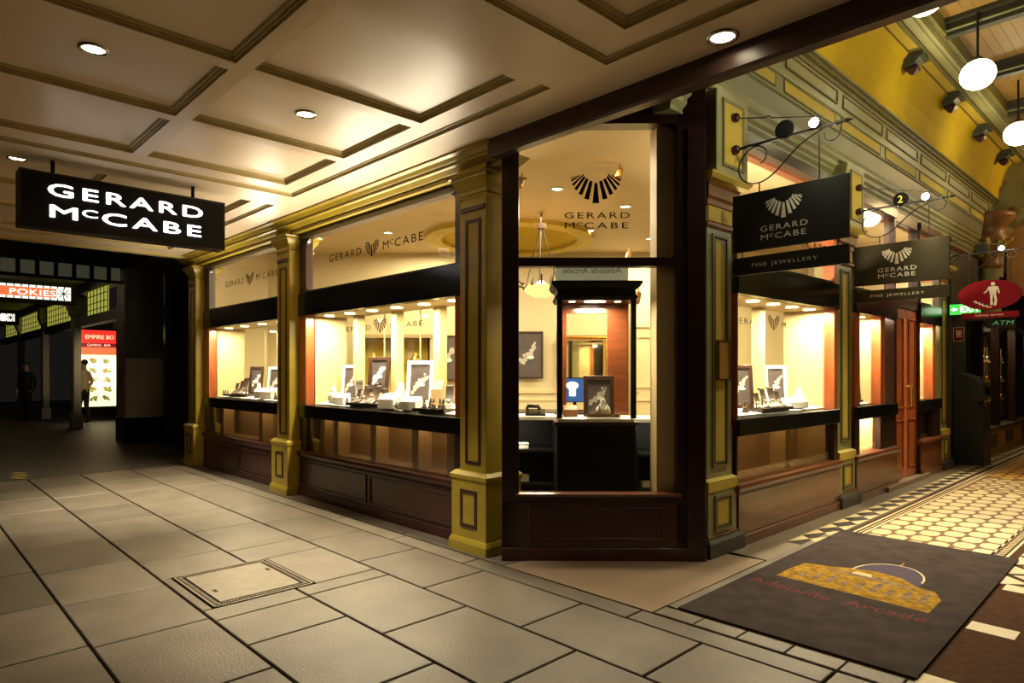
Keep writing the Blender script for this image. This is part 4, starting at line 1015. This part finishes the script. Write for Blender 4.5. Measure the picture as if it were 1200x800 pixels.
# corner case
x, y, z = cw(.68, .58, 1.095); photo_frame((x,y,z), CA, .27, .36, BRFR, 'dark framed print of a jewel in the corner display case', R(-5))
x, y, z = cw(.70, .46, 1.10); make_bust('white neck stand in front of the framed print in the corner case', (x,y,z), CA, .62)
x, y, z = cw(.70, .44, 1.096); make_tray('flat grey tray on the lit deck of the corner case', (x,y,z), CA, .28, .07, TAN)
x, y, z = cw(.43, .62, 1.096); make_block('small brown jewel box at the left of the corner case', (x,y,z), CA, .12, .12, .09, TERRA)
# farther arcade windows
x, y, z = A(3.95,.30); photo_frame((x,y,DZ), AA-R(35), .3, .5, BRFR, 'dark picture frame in the window left of the red doors', motif=TAN)
make_tray('dark tray in the window left of the red doors', A(3.75,.2), AA, .3, .15); make_bust('white bust in the narrow window right of the red doors', A(6.1,.25), AA-R(30), .7)

for o in list(COL.objects):      # goods follow the slope of the display decks
    if o.parent is None and o.get('category') in ('jewellery stand', 'tray', 'picture frame', 'display block') and 'corner' not in o['label'] and 1.09 < o.location.z < 1.30:
        if o.location.y < 4.2 and o.location.x < -4.2: v_ = o.location.y-Y0
        else: v_ = -(o.location.x-AO[0])*math.sin(AA)+(o.location.y-AO[1])*math.cos(AA)-.04
        o.location.z += max(0, .148*(v_-.10))-.001
# shop furniture seen through the corner glass
def counter(s0, s1, n, label, z=1.06):
    x, y, _ = cw((s0+s1)/2, n); w = (s1-s0)/2; t = thing('counter', label, 'counter', (x,y,.02), CA)
    mb = MB(); mb.box(-w,0,z-.05,w,.5,z-.02,WHITEP); mb.build('worktop', t)
    mb = MB(); mb.box(-w,.44,0,w,.48,z-.05,BLACKM); mb.box(-w,.02,0,-w+.03,.46,z-.05,BLACKM); mb.box(w-.03,.02,0,w,.46,z-.05,BLACKM); mb.build('carcass', t)
    for zz in (.04,.38,.70):
        mb = MB(); mb.box(-w+.03,.03,zz,w-.03,.44,zz+.025,BLACKM); mb.build('shelf', t)
    return t
counter(-.55,.33,1.0,'dark shelved counter left of the display case'); counter(1.02,1.42,.72,'dark shelved counter right of the display case')
for s_, n_ in ((-.1,1.05), (1.22,.78)):
    x, y, _ = cw(s_, n_-.06); l = light('AREA', (x,y,1.02), 3, (1,.9,.7), .3, (0,0,0), .04); q = cw(s_, n_+.25); aim(l, (q[0],q[1],.35))  # added lights inside the counters, brighten the boxes on their shelves
boxes = [(-.02,1.15,.745,.16,.10,.05,'folded white papers on the upper shelf left of the display case'), (.02,1.15,.425,.09,.08,.06,'small white parcel on the middle shelf left of the display case'), (1.15,.86,.425,.10,.09,.05,'folded pale cloth on the middle shelf right of the display case'), (1.27,.86,.745,.12,.1,.10,'cream gift box on the upper shelf right of the display case'), (1.17,.86,.085,.22,.16,.13,'white carton on the bottom shelf right of the display case')]
for s, n, z, w, d_, h_, lab in boxes:
    x, y, _ = cw(s, n); mb = MB(); mb.box(-w/2,-d_/2,0,w/2,d_/2,h_,WHITEP); mb.box(-w/2-.003,-d_/2-.003,h_*.8,w/2+.003,d_/2+.003,h_+.003,WHITE)
    o = mb.build('gift_box', bevel=.003); o.location = (x,y,z); o.rotation_euler = (0,0,CA+R(8)); tag(o, lab, 'box')
x, y, _ = cw(.13, 1.2); t = thing('desk_telephone', 'dark desk telephone on the counter left of the display case', 'telephone', (x,y,1.06), CA)
mb = MB(); mb.prism([(-.09,0),(.09,0),(.09,.06),(-.09,.02)], -.1, .1, 0, BLACK); mb.build('body', t, bevel=.004)
mb = MB(); mb.tube([(-.08,.0,.06),(-.07,.02,.09),(.03,.02,.09),(.04,.0,.06)], .02, BLACK, 8); mb.build('handset', t, smooth=True)
# side table & monitor seen through the case
x, y, _ = cw(.50, 1.95); t = thing('desk', 'dark desk behind the display case carrying the blue computer screen', 'desk', (x,y,.02), CA)
mb = MB(); mb.box(-.6,0,.98,.6,.6,1.02,BRFR); mb.build('desk_top', t); 
mb = MB(); mb.box(-.58,.02,0,-.52,.58,.98,BRFR); mb.box(.52,.02,0,.58,.58,.98,BRFR); mb.build('side_panel', t)
x, y, _ = cw(.60, 2.2); t = thing('computer_monitor', 'computer monitor with a blue screen and white figure on the desk', 'monitor', (x,y,1.04), CA)
mb = MB(); mb.box(-.15,0,.10,.17,.03,.38,BLACK); mb.build('housing', t)
mb = MB(); mb.box(-.14,-.004,.11,.16,0,.37,BLUESC); mb.disc((-.03,-.006,.29), .07, WLIT, 16, axis=1, ry=.045); mb.box(-.065,-.006,.17,.01,-.004,.27,WLIT); mb.build('screen', t)
mb = MB(); mb.box(-.1,-.06,0,.1,.1,.012,BLACK); mb.box(-.02,.02,0,.02,.05,.12,BLACK); mb.build('stand', t)
# gilt mirror on the back wall
x, y, _ = cw(1.08, 6.13); t = thing('gilt_mirror', 'ornate gold-framed mirror on the back wall seen through the display case', 'mirror', (x,y,1.25), CA)
mb = MB(); mb.frame(-.42,0,.42,.86,.09,-.05,.03,BRASS)
for i in range(22):
    q = i/21.0
    for x_, z_ in ((-.42+.84*q,.82), (-.42+.84*q,.04), (-.38,.86*q), (.38,.86*q)): mb.sphere((x_,-.05,z_), .022, GOLD, 6, 4)
mb.build('gilt_frame', t)
mb = MB(); mb.box(-.34,-.002,.08,.34,.0,.78,mat('mirror_silver', (.75,.70,.6), .03, metal=1)); mb.build('mirror_glass', t)
x, y, _ = cw(.12, 6.12); photo_frame((x,y,1.36), CA, .5, .82, BRFR, 'dark framed print of a pale brooch on the back wall, left of the display case', wall=True, name='wall_picture', bw=.04)
x, y, _ = cw(-1.33, 6.12); photo_frame((x,y,1.33), CA, .62, .78, BRFR, 'tall dark poster on the back wall behind the middle street window', wall=True, name='wall_poster', bw=.03)
x, y, _ = cw(2.9, 6.12); photo_frame((x,y,1.2), CA, .7, 1.2, BRFR, 'tall dark poster on the back wall behind the red doors window', wall=True, name='wall_poster', bw=.03)
x, y, _ = cw(-2.15, 5.75)
t = thing('wall_cabinet', 'yellow-backed glass wall cabinet inside the shop behind the middle street window', 'cabinet', (x,y,.02), CA)
mb = MB(); mb.box(-.62,.38,0,.62,.42,2.05,CREAMW); mb.box(-.64,0,0,-.60,.42,2.05,CREAM); mb.box(.60,0,0,.64,.42,2.05,CREAM); mb.box(-.64,-.02,2.03,.64,.42,2.09,TAN); mb.box(-.62,0,0,.62,.4,.9,CREAM); mb.build('carcass', t)
for a_ in (-.42,0,.42):
    mb = MB(); mb.box(a_-.15,.36,.95,a_+.15,.38,1.98,YEL); mb.build('back_panel', t, label='bright yellow back panel')
for z_ in (1.25,1.55):
    mb = MB(); mb.box(-.60,.05,z_,.60,.36,z_+.015,GLASSB); mb.build('shelf', t)
for i in range(3):
    x, y, _ = cw(-2.55+.36*i, 5.93); q_ = make_bust('golden bust ornament on the shelf of the yellow-backed wall cabinet', (x,y,1.586), CA, .9, GOLD, 'golden busts in the wall cabinet')
# tall portrait panel in the far window
photo_frame((-8.75,4.16,1.56), 0, .42, .55, GOLD, 'gold framed portrait print hung at the right '+W1, wall=True, name='portrait_panel', motif=GOLD, bw=.05)
# panelled inner door
x, y, _ = cw(2.35, 6.17); d2 = struct_root('door_2', (x,y,0), CA)
mb = MB(); mb.box(-.5,-.02,.02,.5,.02,2.25,CREAM); mb.frame(-.56,.02,.56,2.32,.07,-.05,.02,CREAM); mb.frame(-.38,.25,.38,1.0,.03,-.04,-.02,CREAM); mb.frame(-.38,1.2,.38,2.1,.03,-.04,-.02,CREAM); mb.build('door_leaf', d2)
mb = MB(); mb.tube([(-.42,-.02,1.12),(-.42,-.07,1.12),(-.32,-.08,1.12)], .014, BRASS); mb.box(-.44,-.028,1.02,-.40,-.02,1.22,BRASS); mb.build('door_handle', d2)
# chandelier
x, y, _ = cw(.25, 3.3); t = thing('chandelier', 'hanging bowl lamp with leafy metalwork on chains behind the corner window', 'ceiling lamp', (x,y,2.55), CA)
mb = MB(); mb.lathe([(.001,-.10),(.10,-.09),(.19,-.04),(.24,.03),(.25,.05)], (0,0,0), mat('amber_glass', (.9,.6,.2), .3, emit=1.6, ecol=(1,.62,.18)), 24); mb.build('bowl', t, smooth=True)
mb = MB(); mb.sphere((0,0,.05), .07, LAMPW, 14, 8); mb.build('bulb', t, smooth=True)
for k in range(3):
    a = k*2.094+.4; mb = MB(); mb.tube([(.25*math.cos(a),.25*math.sin(a),.05),(.03*math.cos(a),.03*math.sin(a),.78)], .007, IRON, 6); mb.build('chain', t)
mb = MB(); mb.lathe([(.07,.86),(.06,.80),(.03,.77),(.001,.76)], (0,0,.0), BRFR, 14); mb.tube([(0,0,.8),(0,0,1.0)], .01, IRON, 6); mb.build('ceiling_rose', t)
mb = MB(); rr = random.Random(3)
for k in range(16):
    a = k*.39; b = (-.26*math.cos(a), -.26*math.sin(a), .05)
    mb.tube([b, (b[0]*1.25, b[1]*1.25, .08+rr.uniform(-.1,.12)), (b[0]*1.5+rr.uniform(-.05,.05), b[1]*1.5, .1+rr.uniform(-.12,.18))], [.012,.014,.003], BRFR, 5)
mb.build('leaf_work', t)
# ceiling spotlights inside, near the glass
for i, (s, n, z, lab) in enumerate(((.98,1.3,3.50,'small cream ceiling spotlight inside the top right of the corner window'), (1.12,1.6,2.72,'small brown spotlight on the inner wall right of the corner window'), (1.14,1.2,2.26,'small brown spotlight beside the right of the display case top'), (.0,1.3,3.42,'small brown spotlight inside the top left of the corner window'))):
    x, y, _ = cw(s, n, z); t = thing('spotlight', lab, 'spotlight', (x,y,z), CA)
    mb = MB(); mb.tube([(0,0,.0),(-.03,-.04,-.10)], [.03,.036], BRASS, 10); mb.build('head', t)
    mb = MB(); mb.tube([(0,0,-.02),(.0,.03,.05)], .008, BRASS, 6); mb.build('arm', t)
for i, (s, n) in enumerate(((.4,2.2), (1.3,3.0), (.0,5.0), (2.0,5.0), (-2.0,4.5), (3.5,5.2), (-3.0,3.2), (1.0,4.4))):
    x, y, _ = cw(s, n); downlight(x, y, 3.56, 'round downlight in the cream shop ceiling', 0, .07, 'downlights in the shop ceiling', LAMPD)
INT = [cw(.5, 3.0), cw(-2.5, 3.2), cw(3.6, 3.4), cw(-1.5, 5.2), cw(2.0, 5.2)]
for p_ in INT: light('AREA', (p_[0],p_[1],3.50), 106, (1,.86,.56), 1.2)
x, y, _ = cw(.6, 1.2); light('AREA', (x,y,3.50), 25, (1,.8,.5), .6)
for x_, e_ in ((-9.3,40), (-6.6,36), (-5.2,38)):      # added lights above the display soffits, brighten the canopy ceiling
    l = light('AREA', (x_,4.05,2.27), e_, (1,.86,.62), 1.3, (0,0,0), .12); aim(l, (x_,2.2,3.2))
for u_, e_ in ((1.6,70), (3.9,40), (6.1,32)):
    x, y, _ = aw(u_,.40); l = light('AREA', (x,y,2.27), e_, (1,.84,.58), .9, (0,0,0), .12); q = aw(u_,-1.0); aim(l, (q[0],q[1],3.7))  # same added uplighting on the arcade side, no fixtures modelled
for p_ in SPH: light('AREA', p_, 24, (1,.86,.56), .09)
# added lights below the displays, brighten the panels behind the lower glass
for x_ in (-9.2,-6.0): light('AREA', (x_,3.86,1.0), 3.0, (1,.66,.34), 2.4, (0,0,0), .12)
x, y, _ = aw(1.6,.2); l = light('AREA', (x,y,1.0), 2.5, (1,.66,.3), .12, (0,0,0), 1.9)
x, y, _ = aw(3.9,.2); light('AREA', (x,y,1.0), 45, (1,.88,.62), .12, (0,0,0), .8)

# ================================================================== STREET BEYOND (dark)
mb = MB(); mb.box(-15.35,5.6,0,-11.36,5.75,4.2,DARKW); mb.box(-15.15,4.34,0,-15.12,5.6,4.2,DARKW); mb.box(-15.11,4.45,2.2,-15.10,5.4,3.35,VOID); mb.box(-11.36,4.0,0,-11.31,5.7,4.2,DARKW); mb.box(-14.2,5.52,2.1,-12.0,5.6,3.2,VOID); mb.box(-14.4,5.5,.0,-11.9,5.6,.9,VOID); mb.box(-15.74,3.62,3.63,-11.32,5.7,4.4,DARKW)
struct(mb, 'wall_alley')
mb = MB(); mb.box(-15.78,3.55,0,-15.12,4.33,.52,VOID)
for i in range(5): mb.box(-15.74,3.60,.52+i*.62,-15.15,4.30,.515+(i+1)*.62,PIERS if i < 2 else DARKW)
mb.box(-15.75,3.57,.52,-15.16,3.60,3.4,PIER_LIT)
struct(mb, 'wall_pier')
# neighbour facade with lit leadlight clerestory
mb = MB(); 
mb.box(-36,3.6,2.62,-15.8,3.8,2.84,DARKW); mb.box(-36,3.55,3.42,-15.8,3.8,3.6,DARKW)
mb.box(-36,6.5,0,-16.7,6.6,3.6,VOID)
struct(mb, 'wall_neighbour')
for i, (a, b) in enumerate(((-18.75,-16.75), (-24.2,-20.7), (-33.5,-25.3))):
    t = struct_root('window_%d' % (8+i), (0,3.62,0))
    mb = MB(); mb.box(a,0,2.84,b,.02,3.42,LEAD); mb.build('leadlight', t)
    mb = MB(); n_ = max(4, int((b-a)*3))
    for k in range(n_+1): x_ = a+(b-a)*k/n_; mb.box(x_-.012,-.015,2.84,x_+.012,0,3.42,LEADBK)
    for z in (2.95,3.1,3.28): mb.box(a,-.015,z-.008,b,0,z+.008,LEADBK)
    mb.build('lead_lines', t)
for x_, lab in ((-20.1,'dark street column left of the man in the pale shirt'), (-24.6,'dark street column beside the person in black'), (-29.5,'farthest dark street column at the left edge')):
    t = thing('street_column', lab, 'column', (x_,3.62,0))
    mb = MB(); mb.box(-.22,-.12,0,.22,.12,.35,PIERS); mb.build('base', t, bevel=.01)
    mb = MB(); mb.box(-.17,-.09,.35,.17,.09,3.0,PIERS); mb.build('shaft', t, bevel=.02)
    mb = MB(); mb.rings((-.17,-.09,.17,.09), [(0,2.9),(.05,2.98),(.05,3.05),(.08,3.1),(.08,3.42)], PIERS, cap1=True); mb.build('capital', t)
# neighbour canopy end fascia with a row of little panes
mb = MB(); mb.box(-15.5,-2.5,3.62,-15.3,3.6,4.9,BLACKM); mb.box(-15.42,-2.5,3.30,-15.36,3.6,3.36,BLACKM); mb.box(-36,-2.5,3.62,-15.5,3.6,3.8,mat('olive_soffit', (.25,.24,.06), .5))
for i in range(20): y_ = -2.4+.30*i; mb.box(-15.43,y_,3.34,-15.34,y_+.07,3.64,BLACKM)
struct(mb, 'trim_5')
mb = MB(); 
mb.box(-15.40,-2.4,3.36,-15.39,3.55,3.62,mat('dim_pane', (.10,.11,.06), .3, (.04,.045,.03), 5, emit=.06, ecol=(.5,.5,.3))); struct(mb, 'window_11')
light('AREA', (-17.6,2.3,3.58), 6, (.9,.85,.35), 2.0); l = light('SPOT', (-17.6,4.9,2.5), 150, (1,.80,.48), .2, spot=R(50), blend=.8); aim(l, (-21.3,4.0,1.2))  # spot is added without a fixture, brightens the person in the pale shirt
# leadlight signs
def lead_sign(x, y0, y1, z0, z1, label, txt):
    w = y1-y0; h = z1-z0; t = thing('leadlight_sign', label, 'sign', (x,y0,z0), R(90))
    mb = MB(); mb.box(-.08,0,-.1,w+.1,.18,h+.1,BLACKM); mb.build('case', t)
    mb = MB(); mb.box(0,-.01,0,w,0,h,WLIT); mb.build('border_glass', t)
    mb = MB(); mb.box(0,-.014,h*.17,w-h*.9 if txt else w*.4,-.01,h*.83,REDS2); mb.build('red_glass', t)
    mb = MB()
    for k in range(int(w/.13)+1):
        for z in (0, h*.84): mb.box(k*.13-.010,-.022,z,k*.13+.010,-.01,z+h*.16,LEADBK)
    c = (w-h*.45, h*.5)
    for k in range(4):
        a = k*math.pi/4+.0; dx_, dz_ = math.cos(a)*h*.42, math.sin(a)*h*.42; mb.tube([(c[0]-dx_,-.02,c[1]-dz_),(c[0]+dx_,-.02,c[1]+dz_)], .009, LEADBK, 5)
    mb.build('lead_lines', t)
    if txt:
        mb = MB(); mb.text(txt, (w-h*.95), h*.27, h*.42, -.017, WLIT, 1.45, 1.05, 'r', bold=.03); mb.build('lettering', t)
    for q in (w*.55, w*.1):
        mb = MB(); mb.tube([(q,.09,h+.1),(q,.09,h+.24)], .02, BLACKM, 8); mb.build('hanger', t)
lead_sign(-17.5,1.50,3.05,3.07,3.37,'lit red and white leadlight sign reading POKIES','POKIES')
lead_sign(-22.0,1.6,2.56,2.83,3.03,'smaller white leadlight sign hanging behind the pokies sign',None)
# gaming bar sign and lit menu box
Zx = -22.7
t = thing('menu_lightbox', 'tall lit box with red bar sign above glowing food pictures', 'sign', (Zx,4.22,.42), R(90))
mb = MB(); mb.box(-.05,0,-.05,.95,.2,2.35,BLACKM); mb.build('case', t)
mb = MB(); mb.box(0,-.01,0,.9,0,1.55,LBOX); mb.build('menu_panel', t)
mb = MB(); mb.box(0,-.012,1.90,.9,0,2.29,REDS); mb.box(0,-.012,1.78,.9,0,1.90,REDS3); mb.box(0,-.012,1.55,.9,0,1.78,REDS2); mb.build('red_header', t)
mb = MB(); mb.text('EMPIRE BO', .47, 2.03, .12, -.016, mat('lit_gold_letters', (1,.7,.4), .4, emit=1.4, ecol=(1,.62,.35)), .95, 1.0, bold=.02); mb.text('GAMING · BAR', .45, 1.81, .07, -.016, mat('lit_pink_letters', (1,.6,.45), .4, emit=1.2, ecol=(1,.55,.42)), .95, 1.0, bold=.02); mb.build('lettering', t)
for i in range(2):
    for k in range(5):
        cx, cz = .30+.36*i, 1.36-.28*k
        mb = MB(); rr = random.Random(i*7+k)
        for q in range(9): mb.disc((cx+rr.uniform(-.08,.08),-.012-.0004*q,cz+rr.uniform(-.05,.05)), rr.uniform(.025,.055), FOODS[(q+i+k) % 4], 9, axis=1)
        mb.build('food_picture', t)
mb = MB(); mb.box(-23.4,5.2,0,-22.5,5.4,3.0,DARKW); mb.box(-22.9,4.1,0,-22.72,5.3,.36,VOID); struct(mb, 'wall_bar')
light('AREA', (Zx+.3,4.7,1.4), 6, (1,.85,.5), .9, (0,R(90),0), 1.4)

# ---------------------------------------------------------------- people
def person(label, loc, rz, top, lower, arms='down', stride=0.0, h=1.76, coat=False):
    k = h/1.76; V_ = []; E_ = []; Rr = []
    def v(p, r, par=None):
        V_.append(Vector(p)*k); Rr.append(r*k); i = len(V_)-1
        if par is not None: E_.append((par, i))
        return i
    pel = v((0,0,.95), .135); ab = v((0,0,1.08), .125, pel); ch = v((0,-.01,1.27), .145, ab); sh = v((0,0,1.42), .095, ch); nk = v((0,.0,1.50), .052, sh)
    jaw = v((0,-.03,1.58), .072, nk); hd = v((0,-.01,1.67), .092, jaw); v((0,0,1.73), .06, hd); v((0,-.115,1.615), .016, jaw)
    hands = []
    for s in (-1, 1):
        hip = v((s*.10,0,.88), .095, pel); kn = v((s*.11,-.03-s*stride*.5,.50), .062, hip); an = v((s*.11,.02-s*stride,.09), .042, kn); v((s*.12,-.12-s*stride,.035), .036, an)
        so = v((s*.19,0,1.40), .062, sh)
        if arms == 'pocket': el = v((s*.27,.05,1.14), .046, so); wr = v((s*.20,-.06,.95), .034, el); hn = v((s*.185,-.09,.90), .032, wr); dr = Vector((-.1*s,-.3,-1))
        else: el = v((s*.25,.03,1.13), .046, so); wr = v((s*.26,-.04,.90), .033, el); hn = v((s*.26,-.055,.84), .032, wr); dr = Vector((0,-.15,-1))
        dr.normalize(); base = V_[hn]/k; hands.append(base*k)
        for q in range(4):
            o_ = Vector((0, (-.028+.019*q), 0)); b0 = base+o_+dr*.02; ln = (.055,.066,.062,.048)[q]
            a_ = v(b0, .0095, hn); c_ = v(b0+dr*ln*.6+Vector((-s*.008,0,0)), .0085, a_); v(b0+dr*ln+Vector((-s*.02,0,0)), .007, c_)
        a_ = v(base+Vector((-s*.012,-.035,-.0)), .011, hn); v(base+Vector((-s*.02,-.055,-.035)), .009, a_)
    me = bpy.data.meshes.new('body'); me.from_pydata([tuple(p) for p in V_], E_, [])
    ob = bpy.data.objects.new('body', me); COL.objects.link(ob)
    m = ob.modifiers.new('skin', 'SKIN'); m.use_smooth_shade = True
    for i, sv in enumerate(me.skin_vertices[0].data): sv.radius = (Rr[i], Rr[i]); sv.use_root = (i == 0)
    sb = ob.modifiers.new('sub', 'SUBSURF'); sb.levels = 1; sb.render_levels = 1
    dg = bpy.context.evaluated_depsgraph_get(); nm = bpy.data.meshes.new_from_object(ob.evaluated_get(dg))
    bpy.data.objects.remove(ob); bpy.data.meshes.remove(me)
    for mm in (SKIN, top, lower, SHOE): nm.materials.append(mm)
    for pl in nm.polygons:
        c = pl.center/k; hand = min((pl.center-q).length for q in hands) < .11*k and abs(c.x) > .14
        pl.material_index = 0 if (hand or c.z > 1.475) else 1 if c.z > (.62 if coat and abs(c.x) < .22 else .93) or abs(c.x) > .20 else 3 if c.z < .085 else 2
        pl.use_smooth = True
    t = thing('person', label, 'person', loc, rz)
    b = bpy.data.objects.new('body', nm); COL.objects.link(b); b.parent = t
    mb = MB(); mb.sphere((0,.022*k,1.692*k), .083*k, HAIR, 14, 10, (.95,1.0,1.0)); mb.build('hair', t, smooth=True)
    for s in (-1,1):
        mb = MB(); mb.sphere((s*.034*k,-.098*k,1.655*k), .011*k, BLACK, 8, 6); mb.build('eye', t)
        mb = MB(); mb.sphere((s*.092*k,-.01*k,1.635*k), .026*k, SKIN, 8, 6, (.4,.7,1)); mb.build('ear', t)
    mb = MB(); mb.box(-.026*k,-.106*k,1.565*k,.026*k,-.098*k,1.575*k,TERRA); mb.build('mouth', t)
    return t
person('person in a pale shirt and dark trousers standing by the lit menu box', (-21.3,4.02,0), R(-45+0), SHIRT, TROU, 'pocket', .05, 1.80)
person('person in black clothes standing on the dark footpath at the left', (-24.6,3.15,0), R(46), COAT, TROU, 'down', .12, 1.74, True)
person('dim person in dark red top standing behind the street column', (-23.6,4.45,0), R(60), mat('dark_red_top', (.09,.02,.015), .8), TROU, 'pocket', .03, 1.66)

# ================================================================== WORLD / RENDER LOOK
w = bpy.data.worlds.new('night'); bpy.context.scene.world = w; w.use_nodes = True
w.node_tree.nodes['Background'].inputs[0].default_value = (.02,.018,.015,1); w.node_tree.nodes['Background'].inputs[1].default_value = .35
sc = bpy.context.scene
sc.view_settings.view_transform = 'Standard'; sc.view_settings.look = 'None'; sc.view_settings.exposure = 0.12; sc.view_settings.gamma = 1.0
sc.cycles.max_bounces = 7; sc.cycles.diffuse_bounces = 3; sc.cycles.glossy_bounces = 3; sc.cycles.transmission_bounces = 4; sc.cycles.transparent_max_bounces = 14
sc.cycles.sample_clamp_indirect = 4; sc.cycles.caustics_reflective = False; sc.cycles.caustics_refractive = False
